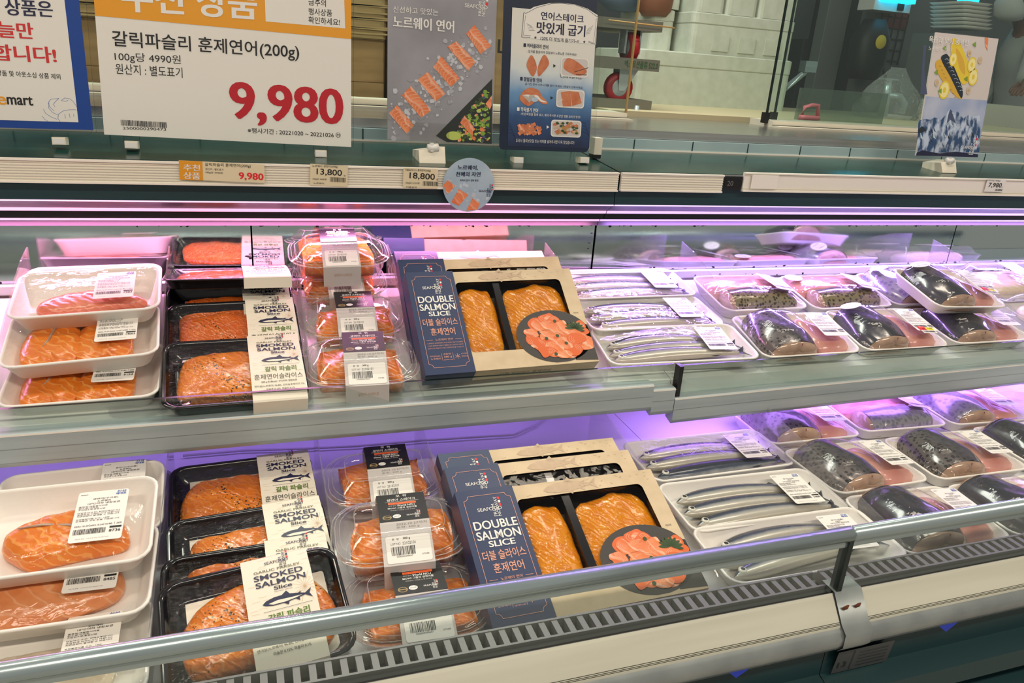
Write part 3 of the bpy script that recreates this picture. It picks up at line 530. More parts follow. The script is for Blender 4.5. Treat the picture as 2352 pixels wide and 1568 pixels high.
# right side of the room
Yb = 3.6; bx = lambda x, y=120: onY(x, y, Yb)
def slab(name, x0, x1, y0, y1, Y, d, m, label, cat, zb=None, round_=.004):
    a, b_ = onY(x0, (y0+y1)/2, Y), onY(x1, (y0+y1)/2, Y); z0 = onY((x0+x1)/2, y1, Y).z if zb is None else zb; z1 = onY((x0+x1)/2, y0, Y).z
    mb = MB(); w = b_.x-a.x; mb.loft([rrect(w, d, round_, 2, 0), rrect(w, d, round_, 2, z1-z0)], m, True, True, False)
    o = mb.build(name, None, ((a.x+b_.x)/2, Y+d/2, z0)); return tag(o, label, cat)
slab('door_frame', 1885, 1935, -30, 250, 3.7, .08, 'kitchen_grey', 'grey upright of the doorway behind the sliding glass', 'door frame', -1.45)
slab('dark_slab', 1936, 1990, -30, 200, 3.9, .3, 'kitchen_dark', 'tall black slab standing in for the dark opening between two grey uprights', 'cabinet', -1.45); slab('dark_slab', 1830, 1884, 90, 270, 3.8, .3, 'kitchen_dark', 'low black cabinet directly right of the foam boxes', 'cabinet', -1.45)  # the tall slab is added for the darkness of the doorway opening
slab('wall_panel', 1992, 2125, -30, 260, 3.605, .1, 'kitchen_grey', 'grey wall panel behind the hose reel', 'panel', -1.45)
t = slab('control_box', 2012, 2098, -40, 27, 3.485, .12, 'foam', 'white control box on the wall above the hose reel', 'control box'); mb = MB(); mb.box(.03, -.066, .008, .07, -.06, .05, 'black'); mb.build('switch', t)
slab('sterilizer_lamp', 2040, 2108, -30, 6, 3.43, .05, 'cyan_lamp', 'glowing cyan lamp at the top edge above the control box', 'lamp')
slab('sterilizer_lamp', 2216, 2252, -30, 18, 3.6, .05, 'cyan_lamp', 'glowing cyan lamp at the top edge, near the white trays', 'lamp')
# hose reel
p = onY(1998, 110, 3.53); t = thing('hose_reel', 'black hose reel with a yellow knob hanging on the kitchen wall', 'hose reel', (p.x, 3.535, p.z-.16))
mb = MB(); mb.loft([rrect(.14, .10, .03, 3, 0), rrect(.20, .14, .05, 3, .08), rrect(.20, .14, .05, 3, .2), rrect(.10, .1, .03, 3, .30)], 'kitchen_dark', True, True); mb.build('reel_body', t)
mb = MB(); mb.loft([[(.0+.035*k*math.cos(a), -.075-.01*(1-k), .19+.035*k*math.sin(a)) for a in (2*math.pi*j/14 for j in range(14))] for k in (1, .7, .2)], 'lemon', False, True); mb.build('knob', t)
mb = MB(); mb.tube([(.1, 0, .1), (.17, 0, .0), (.16, 0, -.12), (.10, 0, -.2), (.2, 0, -.22)], .009, 'black'); mb.build('hose', t)
# wire rack
p = onY(2045, 90, 3.6); t = thing('wire_rack', 'small dark wire rack on the wall beside the hose reel', 'rack', (p.x, 3.6005, p.z-.13)); mb = MB()
for k in range(5): mb.tube([(-.09+.045*k, 0, 0), (-.09+.045*k, 0, .26)], .004, 'kitchen_dark', 5); mb.tube([(-.09, 0, .02+.055*k), (.09, 0, .02+.055*k)], .004, 'kitchen_dark', 5)
mb.box(-.09, .0, .18, .09, .02, .27, 'blood'); mb.build('rack_wires', t)
# faucet
p = onY(2032, 245, 2.7); t = thing('faucet', 'chrome water faucet with a flat lever behind the sliding glass', 'faucet', (p.x, 2.7, -.1335))
mb = MB(); zt = onY(2022, 182, 2.7).z+.1335; mb.tube([(0, 0, 0), (-.005, 0, zt*.6), (-.012, 0, zt)], [.02, .017, .015], 'tube_steel', 14); mb.tube([(-.005, 0, zt*.62), (.05, -.02, zt*.62), (.075, -.03, zt*.45), (.07, -.03, zt*.2)], .013, 'tube_steel', 12); mb.build('spout', t)
mb = MB(); mb.box(-.045, -.015, zt, .03, .015, zt+.006, 'tube_steel'); mb.build('lever', t)
p = onY(1855, 160, 2.9); t = thing('tap', 'small chrome tap on the counter right of the foam boxes', 'tap', (p.x, 2.9, -.1335)); mb = MB(); z1 = p.z+.1335; mb.tube([(-.14, 0, 0), (-.13, 0, z1*.4), (-.02, 0, z1*.9), (0, 0, z1)], .013, 'tube_steel', 10); mb.box(-.03, -.02, z1-.01, .03, .02, z1+.035, 'tube_steel'); mb.build('spout', t)
# clear chopping board, brush, bag
t = slab('acrylic_board', 1832, 2035, 208, 292, 2.12, .012, 'board_clear', 'translucent acrylic board leaning behind the sliding glass', 'board', -.1335, .005)
p = onY(1868, 262, 2.07); t = thing('scrub_brush', 'pink plastic scrub brush standing before the acrylic board', 'brush', (p.x, 2.085, -.116)); z0 = 0
zz = onY(1868, 276, 2.08).z+.116; mb = MB(); mb.loft([rrect(.078, .03, .012, 3, zz), rrect(.07, .028, .012, 3, zz+.014)], 'pink_plastic', True, True); mb.loft([rrect(.06, .02, .008, 3, 0), rrect(.066, .024, .008, 3, zz)], 'pink_plastic', True, True); mb.build('brush_head', t)
mb = MB(); mb.tube([(-.03, 0, zz+.01), (-.026, 0, zz+.038), (.0, 0, zz+.045), (.026, 0, zz+.046), (.03, 0, zz+.012)], .006, 'pink_plastic', 8); mb.build('handle', t)
p = onY(2075, 200, 2.5); mb = MB(); L = []
for k in range(9):
    r = (.10, .13, .14, .135, .12, .10, .075, .05, .03)[k]; L.append([(p.x+r*(1+.22*math.sin(a*5+k*1.3))*math.cos(a), 2.55+.7*r*(1+.2*math.sin(a*7+k))*math.sin(a), -.1335+k*.026) for a in (2*math.pi*j/28 for j in range(28))])
mb.loft(L, 'bag', True, True); solo('plastic_bag', mb, 'crumpled clear plastic bag on the counter beside the faucet', 'bag')
for k in range(7):
    a = onY(2205, 14+k*9, 3.2); mb = MB(); mb.loft([rrect(.16, .2, .02, 3, 0), rrect(.19, .23, .02, 3, .012), rrect(.185, .225, .02, 3, .012), rrect(.15, .19, .02, 3, .003)], 'foam', True, True)
    o = mb.build('foam_tray', None, (a.x, 3.2, a.z)); tag(o, 'white foam tray in the stack left of the masked worker', 'tray', 'foam trays stacked beside the worker')
slab('shelf_stand', 2160, 2235, 76, 330, 3.1, .26, 'kitchen_grey', 'grey stand carrying the stack of white trays', 'stand', -.1335); slab('counter_edge', 2236, 2420, 244, 268, 2.6, .3, 'cream', 'cream raised counter board in front of the worker', 'counter', -.1335)
# ---------------------------------------------------------------- pieces of the packs
def smooth(pts, n=5):
    o = []; L = len(pts)
    for i in range(L):
        p0, p1, p2, p3 = pts[i-1], pts[i], pts[(i+1) % L], pts[(i+2) % L]
        for k in range(n):
            t = k/n; o.append(tuple(.5*(2*p1[a]+(p2[a]-p0[a])*t+(2*p0[a]-5*p1[a]+4*p2[a]-p3[a])*t*t+(3*p1[a]-p0[a]-3*p2[a]+p3[a])*t**3) for a in (0, 1)))
    return o
def pillow(mb, outline, H, z0, m, seed=1, jit=.06, edge=.35, c=None, tilt=0.):
    """a soft flesh slab: outline rings drawn in and raised to height H"""
    r = random.Random(seed); n = len(outline); cx = sum(p[0] for p in outline)/n; cy = sum(p[1] for p in outline)/n
    ph = [r.uniform(0, 6) for _ in range(6)]; L = []
    for s, k in ((.96, 0), (1, .18), (1, edge+.1), (.95, .72), (.86, .88), (.7, .97), (.5, 1.0), (.25, 1.02)):
        l = []
        for i, (x, y) in enumerate(outline):
            X, Y = cx+(x-cx)*s, cy+(y-cy)*s
            w = 1+jit*(math.sin(X*95+ph[0])*math.sin(Y*80+ph[1])+.6*math.sin(X*210+ph[2]+Y*160))
            l.append((X, Y, z0+H*k*w+tilt*(X-cx)*k))
        L.append(l)
    mb.loft(L, m, True, True)
def tray_mb(mb, w, d, h, m, wall=.006, fl=.030, r=.022, lip=.003):
    cy = d/2; R = lambda a, b, rr, z: rrect(a, b, rr, 4, z, 0, cy)
    mb.loft([R(w-fl, d-fl, r*.8, 0), R(w-fl*.9, d-fl*.9, r*.9, .0015), R(w-.006, d-.006, r, h-lip-.003), R(w, d, r, h-lip), R(w+.001, d+.001, r, h-lip*.5), R(w-.001, d-.001, r, h), R(w-wall, d-wall, r*.9, h), R(w-wall-.003, d-wall-.003, r*.85, h-.003), R(w-fl-wall, d-fl-wall, r*.7, .0055), R(w-fl-wall-.006, d-fl-wall-.006, r*.6, .0042)], m, True, True)
def film_mb(w, d, h, bumps, m, nx=18, ny=14):
    g = [[0.]*(nx+1) for _ in range(ny+1)]
    for j in range(ny+1):
        for i in range(nx+1):
            x, y = -w/2+w*i/nx, d*j/ny; z = 0
            for bx, by, rx, ry, H in bumps:
                u, v = abs((x-bx)/rx), abs((y-by)/ry); q = u**2.6+v**2.6
                if q < 1: z = max(z, H*(1-q)**.5)
            g[j][i] = z
    for _ in range(2):
        g = [[0 if i in (0, nx) or j in (0, ny) else max(g[j][i], .25*(g[j-1][i]+g[j+1][i]+g[j][i-1]+g[j][i+1])) for i in range(nx+1)] for j in range(ny+1)]
    k = .96; mb = MB(); mb.add([((-w/2+w*i/nx)*k, d/2+(d*j/ny-d/2)*k, h+.0012+g[j][i]) for j in range(ny+1) for i in range(nx+1)], [(j*(nx+1)+i, j*(nx+1)+i+1, (j+1)*(nx+1)+i+1, (j+1)*(nx+1)+i) for j in range(ny) for i in range(nx)], m, True)
    Z = lambda x, y: h+.0012+g[min(ny, max(0, round(y/d*ny)))][min(nx, max(0, round((x+w/2)/w*nx)))]
    return mb, Z
def place(name, label, cat, key, h, group, rot_extra=0):
    x, y, z, a, b, c = POSE[key]; M = Matrix.Rotation(R_(c), 3, 'Z') @ Matrix.Rotation(R_(b), 3, 'Y') @ Matrix.Rotation(R_(a), 3, 'X')
    p = Vector((x, y, z))-M @ Vector((0, 0, h)); return thing(name, label, cat, p, (R_(a), R_(b), R_(c)), group)
LCACHE = {}
def price_label(par, x, y, z, code, titles, rx=0, ry=0, rz=0, w=.056, h=.084, date='2022.10.24', extra='4180', wt='209', smallcode=True):
    key = (code, tuple(titles), w, h, wt)
    if key not in LCACHE:
        mb = MB(); mb.loft([[(px, py, 0) for px, py, _ in rrect(w, h, .003, 2, 0, 0, 0)], [(px, py, .0004) for px, py, _ in rrect(w, h, .003, 2, 0, 0, 0)]], 'label_paper', True, True, False)
        A = Art(mb, lambda X, Y, q: (X-w/2, h/2-Y if False else Y-h/2, .0004+q)); U = lambda u: u*w; V = lambda v: (1-v)*h
        T = lambda t, u0, u1, v, s, m='ink', b=.006: A.text(t, U(u0), U(u1), V(v), s*h, m, 2, b)
        T('emart', .05, .19, .075, .020); T('신선', .76, .94, .062, .042, 'blue_ink', .03); T('제대로', .74, .95, .112, .040, 'blue_ink', .03)
        v = .185
        for t, u0, u1 in titles: T(t, u0, u1, v, .036); v += .047
        for t, u1 in (('품목명:재활용어려움', .62), ('업소명:이마트', .45), ('수입업소명:흥림산업', .58)): T(t, .06, u1, v, .024); v += .030
        v += .035
        for t, u1 in (('당일생산(포장) 판매상품입니다', .88), ('포장된채 익혀드시기 바랍니다', .88), ('지연감량이 발생할 수 있습니다', .88)): T(t, .06, u1, v, .025); v += .032
        v += .032
        for t, u1 in (('부정불량식품 신고 : 1399', .70), ('본제품은 교환·환불 가능합니다', .90)): T(t, .06, u1, v, .025); v += .034
        T(date, .06, .33, .715, .026); T(date, .36, .60, .715, .026); T(extra, .64, .78, .715, .028); T(wt, .86, .96, .715, .028)
        for u in (.345, .615, .82): A.rect(U(u), V(.72), U(u+.006), V(.675), 'ink', 2)
        A.barcode(U(.06), V(.86), U(.70), V(.76), n=34); A.rect(U(.74), V(.785), U(.97), V(.75), 'ink', 2); T(str(code), .74, .96, .86, .050, 'ink', .012)
        T('교환 및 환불 : 구입처 및 본사 02)380-5678', .12, .75, .955, .018, 'grey_ink', 0)
        o = mb.build('label', par); LCACHE[key] = o.data
    else:
        o = bpy.data.objects.new('label', LCACHE[key]); COL.objects.link(o); o.parent = par
    o.location = (x, y, z); o.rotation_euler = (R_(rx), R_(ry), R_(rz)); return o
SAL_T = [('생연어(구이용)', .30, .80), ('노르웨이', .40, .66), ('10℃이하 냉장보관', .22, .86)]
SAU_T = [('꽁치(생물)', .34, .72), ('대만', .44, .60), ('10℃이하 냉장보관', .24, .82)]
MAC_T = [('삼치(생물)', .34, .72), ('국산', .44, .60), ('10℃이하 냉장보관', .24, .82)]
POSE = {
'UW0':(-.238,1.296,-.413,12,-.5,3.2),'UW1':(-.232,1.213,-.396,11.5,-2,2.4),'UW2':(-.231,1.136,-.441,12.7,-2.4,2.3),'UW3':(-.232,1.098,-.487,11.5,-1.2,-.9),
'US1':(-.023,1.068,-.494,19.4,.2,1.9),'US2':(-.024,1.175,-.470,21.4,-.6,1.4),'US3':(-.027,1.241,-.456,21,-.6,1.2),'US4':(-.030,1.312,-.368,-8,.3,1.4),
'UC1':(.161,1.078,-.475,10.6,-1.5,-4.8),'UC2':(.168,1.220,-.447,9.3,-1.2,-2.7),'UC3':(.160,1.345,-.418,12.1,-.9,1),'UC4':(.160,1.345,-.360,9,-1.6,-2.3),
'UB1':(.410,1.086,-.474,39.1,-.1,1.9),'UB2':(.406,1.154,-.463,36,-1.1,-1.5),'UB3':(.423,1.240,-.452,28,.6,2),
'LB1':(.409,.692,-.640,24.5,.6,1.8),'LB2':(.415,.770,-.645,23,1.3,2.4),'LB3':(.422,.830,-.650,21,1.6,3),
'LW0':(-.225,.945,-.612,11,0,2.6),'LW1':(-.225,.822,-.569,12,-.5,-.2),'LW2':(-.227,.785,-.612,10.5,-.4,-.9),'LW3':(-.224,.690,-.645,6,.8,1.5),
'LS1':(-.003,.684,-.641,18,-4,4.5),'LS2':(-.013,.748,-.654,15,-.2,2.1),'LS3':(-.008,.825,-.645,14,-1,4),'LS4':(-.018,.969,-.642,12.5,-.6,2.4),
'LC1':(.182,.969,-.620,4.2,-2.0,-3.2),'LC2':(.172,.805,-.606,2.5,-2.0,-4.9),'LC3':(.178,.700,-.640,0,-.3,-2.3),
'LSa1':(.755,.695,-.646,2,-1.5,-2.8),'LSa2':(.767,.820,-.648,3.2,.3,-.5),'LSa3':(.777,.967,-.646,2.9,1,2.2),
'USa1':(.743,1.093,-.486,10.2,-.9,-4.4),'USa2':(.754,1.212,-.464,10.2,1,2.5),'USa3':(.759,1.330,-.439,10.8,1,3),
'UF1':(1.015,1.086,-.486,12.3,-2,-5),'UF2':(1.252,1.090,-.488,13,-.2,-2.1),'UF4':(1.030,1.257,-.452,12.6,.6,1.5),'UF5':(1.250,1.248,-.453,12.1,-.3,-.6),
'UF3':(1.490,1.092,-.487,10.8,-.4,-1.9),'UF6':(1.470,1.250,-.452,12,-.2,-.1),'UF7':(1.463,1.141,-.425,17,2.9,2.2),
'LF1':(1.024,1.040,-.645,.5,-.4,-1.8),'LF2':(1.252,1.045,-.645,3,-.4,-3),'LF4':(1.029,.868,-.648,1.5,.6,1.9),'LF5':(1.252,.860,-.645,1.5,-.8,-2.2),
'LF7':(1.010,.692,-.646,3,.6,-.9),'LF3':(1.480,1.035,-.647,2.5,.2,-3),'LF6':(1.485,.862,-.646,2,-.1,-.9),'LF8':(1.232,.690,-.646,1.1,-.4,-1.3)}
# ---------------------------------------------------------------- salmon on white foam trays
def salmon_pack(key, label, group, kind, code, lx=.040, ly=.070, wt='209'):
    w, d, h = .205, .145, .032; t = place('salmon_pack', label, 'salmon pack', key, h, group)
    mb = MB(); tray_mb(mb, w, d, h, 'foam'); mb.build('foam_tray', t); bumps = []
    def part(nm, pts, H, m, seed, **k): mb = MB(); pillow(mb, smooth(pts), H, .005, m, seed, **k); return mb.build(nm, t)
    if kind == 'fillet_pink': part('salmon_fillet', [(-.070, .046), (-.064, .076), (-.022, .094), (.026, .094), (.062, .076), (.080, .052), (.036, .040), (-.034, .032)], .018, 'salmon_pink', 2); bumps = [(0, .06, .07, .035, .004)]
    elif kind == 'steaks':
        for sx, sd in ((-.042, 4), (.028, 5)):
            o = part('salmon_steak', [(sx-.036, .024), (sx-.040, .07), (sx-.030, .110), (sx-.004, .124), (sx+.002, .112), (sx+.010, .122), (sx+.030, .108), (sx+.036, .07), (sx+.034, .026), (sx+.016, .014), (sx, .026), (sx-.016, .014)], .024, 'salmon_fresh', sd, jit=.03, edge=.6)
            mb = MB(); mb.tube([(sx+.004, .118, .027), (sx-.001, .088, .0295), (sx-.004, .066, .030), (sx-.010, .05, .0295)], [.0012, .0022, .002, .0006], 'fish_cut', 6); mb.build('bone', o)
        bumps = [(-.008, .07, .085, .055, .003)]
    elif kind == 'steak_curl':
        o = part('salmon_steak', [(-.060, .055), (-.058, .078), (-.036, .094), (.0, .103), (.034, .104), (.056, .090), (.072, .060), (.070, .040), (.030, .034), (-.012, .028), (-.030, .026), (-.048, .040)], .026, 'salmon_fresh', 6)
        mb = MB(); mb.tube([(-.045, .076, .0295), (-.02, .076, .0315), (.01, .070, .0315), (.03, .062, .031)], [.0008, .0018, .002, .001], 'fish_cut', 6); mb.build('bone', o)
        bumps = [(0, .065, .08, .045, .003)]
    elif kind == 'loin': part('salmon_fillet', [(-.09, .03), (-.092, .075), (-.05, .10), (.02, .098), (.062, .082), (.066, .045), (.03, .028), (-.04, .022)], .024, 'salmon_pale', 8); bumps = [(-.01, .06, .09, .05, .004)]
    elif kind == 'belly': part('salmon_fillet', [(-.085, .03), (-.085, .085), (-.03, .10), (.05, .096), (.066, .06), (.05, .03), (-.02, .022)], .018, 'salmon_white', 9)
    mb, Z = film_mb(w-.004, d-.004, h, bumps, 'film'); mb.build('film', t)
    if code: price_label(t, lx, ly, Z(lx, ly)+.0016, code, SAL_T, 0, 0, -1, wt=wt)
    return t
g = 'salmon trays on the upper shelf'
salmon_pack('UW0', 'white foam tray hidden behind the pink salmon fillet on the upper shelf', g, 'loin', None)
salmon_pack('UW1', 'pink salmon fillet on a white foam tray, topmost of the upper left pile', g, 'fillet_pink', 7983, .038, .072)
salmon_pack('UW2', 'two salmon steaks on a white tray priced 14003, middle of the upper left pile', g, 'steaks', 14003, .045, .078)
salmon_pack('UW3', 'two salmon steaks on a white tray priced 9154, frontmost of the upper left pile', g, 'steaks', 9154, .040, .078)
g = 'salmon trays on the lower deck'
salmon_pack('LW0', 'white foam salmon tray at the back of the lower left pile, label just showing', g, 'loin', 8611, .050, .100)
salmon_pack('LW1', 'single curled salmon steak on a white foam tray priced 8736', g, 'steak_curl', 8736, .042, .075)
salmon_pack('LW2', 'long pale salmon fillet on a white tray under the curled steak', g, 'loin', 8485, .038, .078)
salmon_pack('LW3', 'pale belly piece on a white foam tray behind the steel rail, lower left corner', g, 'belly', 8444, .042, .083, wt='202')
# ---------------------------------------------------------------- smoked salmon in black trays
SLV = {}
def sleeve_mb(w, d, h):
    zf = lambda y: h+.003+.006*(1-(2*y/d-1)**2); mb = MB(); n = 8
    prof = [(-.0025, .001), (-.0025, h+.001)]+[(d*k/n, zf(d*k/n)) for k in range(n+1)]+[(d+.0025, h+.001), (d+.0025, .001)]
    mb.strip(prof, -w/2, w/2, 'sleeve'); A = Art(mb, lambda x, y, q: (x-w/2, y, zf(y)+.0003+q)); U = lambda u: u*w; V = lambda v: (1-v)*d
    T = lambda t, u0, u1, v, s, m='navy_ink', b=.0, dy=0: A.text(t, U(u0), U(u1), V(v), s*d, m, 2, b)
    r = random.Random(4)
    for k in range(34): x, y = r.uniform(.02, .95)*w, r.uniform(.3, .98)*d; A.line([(x, y), (x+.004, y+.0008*r.uniform(-1, 1)), (x+.009, y+.001*r.uniform(-1, 1))], .00022, 'tan_ink', 1)
    for k in range(16): a = 2*math.pi*k/16; R = .022 if k % 2 else .014; A.line([(U(.86), V(.38)), (U(.86)+R*math.cos(a)*.8, V(.38)+R*math.sin(a))], .00030, 'tan_ink', 1)
    A.logo(U(.34), V(.083), U(.36), 'navy_ink', 'red_ink'); T('GARLIC PARSLEY', .17, .86, .158, .026, 'olive_ink', .008)
    T('SMOKED', .16, .88, .232, .054, 'navy_ink', .018); T('SALMON', .17, .90, .302, .054, 'navy_ink', .018); T('Slice', .42, .68, .352, .036, 'navy_ink', .02); T('Norway salmon', .42, .68, .375, .012, 'navy_ink')
    A.fish(U(.58), V(.455), U(.72), 'navy_ink', 'sleeve'); A.rect(U(.22), V(.533), U(.92), V(.530), 'grey_ink', 2)
    T('갈릭 파슬리', .27, .86, .632, .072, 'green_ink', .022); T('훈제연어슬라이스', .06, .96, .742, .075, 'ink', -.004)
    T('200 g (518kcal) / 5℃이하 냉장보관', .18, .84, .79, .028, 'ink', .008); T('연어살(노르웨이) 96.8%, 건마늘후레이크 1%,', .05, .97, .845, .028, 'ink'); T('마늘분 0.15%, 파슬리 0.1%', .26, .78, .89, .028, 'ink')
    return mb
def smoked_pack(key, label, group, sx, seed, m='salmon_smoked', insert=False):
    w, d, h = .205, .148, .026; t = place('smoked_salmon_pack', label, 'smoked salmon pack', key, h, group); r = random.Random(seed)
    mb = MB(); tray_mb(mb, w, d, h, 'black_plastic', .010, .022, .022, .003); mb.build('tray', t); j = lambda a: a+r.uniform(-.006, .006)
    mb = MB(); mb.box(-.075, .014, .0045, .085, .132 if insert else .126, .0058, 'sleeve'); mb.build('insert_card', t)
    mb = MB(); pillow(mb, smooth([(j(-.078), j(.028)), (j(-.085), j(.075)), (j(-.070), j(.112)), (j(-.03), j(.122)), (j(.02), j(.122)), (j(.07), j(.116)), (j(.086), j(.07)), (j(.076), j(.028)), (j(.02), j(.018)), (j(-.04), j(.018))]), .019, .006, m, seed, .10); mb.build('smoked_salmon', t)
    mb, Z = film_mb(w-.012, d-.012, h-.004, [(0, .074, .085, .062, .006)], 'film_wrinkled', 30, 22)
    for o in mb.v: pass
    mb.v = [(x, y+.006, z+.0009*math.sin(x*260+y*90)*math.sin(y*300+x*40)) for x, y, z in mb.v]; mb.build('lid_film', t)
    if 's' not in SLV: o = sleeve_mb(.078, d, h).build('sleeve', t); SLV['s'] = o.data
    else: o = bpy.data.objects.new('sleeve', SLV['s']); COL.objects.link(o); o.parent = t
    o.location = (sx, 0, 0); return t
g = 'smoked salmon packs on the upper shelf'
smoked_pack('US1', 'front smoked salmon tray on the upper shelf, its cream sleeve fully in view', g, .060, 11)
smoked_pack('US2', 'second smoked salmon tray on the upper shelf, glossy pink with a cream card', g, .060, 12, 'salmon_smoked_red', True)
smoked_pack('US3', 'third smoked salmon tray on the upper shelf, mostly covered from the front', g, .058, 13, 'salmon_smoked_red')
smoked_pack('US4', 'rearmost smoked salmon tray lying flat against the mirror of the upper shelf', g, .062, 14, 'salmon_smoked_red').scale = (1, 1, .7)
g = 'smoked salmon packs on the lower deck'
smoked_pack('LS1', 'front black smoked salmon tray behind the steel rail, sleeve shifted to its middle', g, .030, 15)
smoked_pack('LS2', 'smoked salmon tray of which only a strip shows above the front one', g, .060, 16)
smoked_pack('LS3', 'black smoked salmon tray with peppered slices, second from the back on the lower deck', g, .060, 17)
smoked_pack('LS4', 'rearmost smoked salmon tray on the lower deck, its sleeve top shaded blue', g, .062, 18, insert=True)
# ---------------------------------------------------------------- salmon steaks in clear clamshells
BP = [(-.004, .001), (-.004, .046), (.058, .0735), (.120, .0735), (.144, .046), (.144, .001)]
def band_to3(w):
    seg = [];
    for (a, b), (c, e) in zip(BP, BP[1:]): seg.append((a, b, c, e, math.hypot(c-a, e-b)))
    def f(x, s, q):
        for a, b, c, e, l in seg[1:]:                       # s = 0 at the front rim
            if s <= l or (c, e) == BP[-1]:
                ty, tz = (c-a)/l, (e-b)/l; return (x-w/2, a+ty*s-tz*q, b+tz*s+ty*q)
            s -= l
    def g(x, s, q): return (x-w/2, BP[0][0]-q, BP[1][1]+s) if s < 0 else f(x, s, q)
    return g, seg[1][4]
def recycle(A, x, y, r):
    for k in range(3):
        a = math.pi/2+2*math.pi*k/3; b = a+2*math.pi/3; p, q = (x+r*math.cos(a), y+r*math.sin(a)), (x+r*math.cos(b), y+r*math.sin(b))
        A.line([(p[0]*.78+q[0]*.22, p[1]*.78+q[1]*.22), (p[0]*.2+q[0]*.8, p[1]*.2+q[1]*.8)], r*.28, 'ink', 3)
    A.ctext('PET', x, y-r*.3, r*.4, 'ink', 3)
BND = {}
def band_meshes(t):
    w = .066
    if not BND:
        mb = MB(); mb.strip(BP, -w/2, w/2, 'band_grey'); g, s1 = band_to3(w); A = Art(mb, g); T = lambda tx, u0, u1, s, hh, m='white', b=.0, lv=3: A.text(tx, u0*w, u1*w, s, hh, m, lv, b)
        A.rect(0, s1, w, s1+.0615, 'black', 1)
        A.rect(0, s1-.0005, w, s1, 'black', 1); e = s1
        T('모  위', .40, .62, e+.0535, .0058, b=.01); T('생연어 스테이크', .20, .80, e+.0445, .0062, b=.01); A.rect(.16*w, e+.0428, .86*w, e+.0432, 'white', 3)
        A.rrect(.22*w, e+.0370, .80*w, e+.0415, .0006, 'orange_bar', 2); T('연어 100% No.1 노르웨이산', .25, .77, e+.0378, .0026, 'red_ink', .01)
        T('연어 양식', .22, .38, e+.0325, .0026, 'band_grey'); T('World NO.1', .40, .76, e+.0318, .0040, b=.02); T('MOWI 그룹의 생연어를', .20, .80, e+.0265, .0040, b=.01); T('식탁에서 그대로 느껴 보세요', .24, .76, e+.0222, .0024, 'band_grey')
        A.disc(.16*w, e+.0085, .0062, 'gold_ink', 2, 20, .0050); A.disc(.16*w, e+.0085, .0048, 'black', 3, 20, .0038); A.rect(.08*w, e+.0075, .24*w, e+.0095, 'gold_ink', 4)
        A.disc(.36*w, e+.0100, .0056, 'white', 2, 20, .0042); A.text('HACCP', .30*w, .42*w, e+.0088, .0022, 'black', 3)
        A.logo(.56*w, e+.0095, .28*w, 'white')
        T('2022.10.27까지', .32, .94, s1-.0075, .0040, 'grey_ink', -.01); T('중량: 300 g', .32, .78, s1-.0125, .0034, 'grey_ink', -.01)
        T('생연어 스테이크', .28, .76, -.022, .0070, 'tan_ink')
        o = mb.build('paper_band', t); BND['band'] = o.data
        mb = MB(); lb = [(px, py) for px, py, _ in rrect(.058, .041, .003, 3, 0, .034, .0235)]; A = Art(mb, g); A.E = .0001; A.poly(lb, 'label_paper', 4); T = lambda tx, u0, u1, s, hh, m='ink', b=.0: A.text(tx, u0*w, u1*w, s, hh, m, 6, b)
        T('중  량', .20, .34, .0375, .0032); T('300 g', .42, .56, .0370, .0042, b=.02); T('LOT NO', .17, .36, .0305, .0030); T('22102101', .40, .66, .0300, .0042)
        A.barcode(.17*w, .0145, .66*w, .0275, lv=6, n=24); T('2500000290657', .26, .58, .0115, .0022); recycle(A, .83*w, .0345, .0050); recycle(A, .83*w, .0200, .0050); T('OTHER', .76, .90, .0120, .0022)
        for nv in (0,): pass
        BND['sticker'] = mb.build('sticker', o).data; return o
    o = bpy.data.objects.new('paper_band', BND['band']); COL.objects.link(o); o.parent = t
    s = bpy.data.objects.new('sticker', BND['sticker']); COL.objects.link(s); s.parent = o; return o
CLM = {}
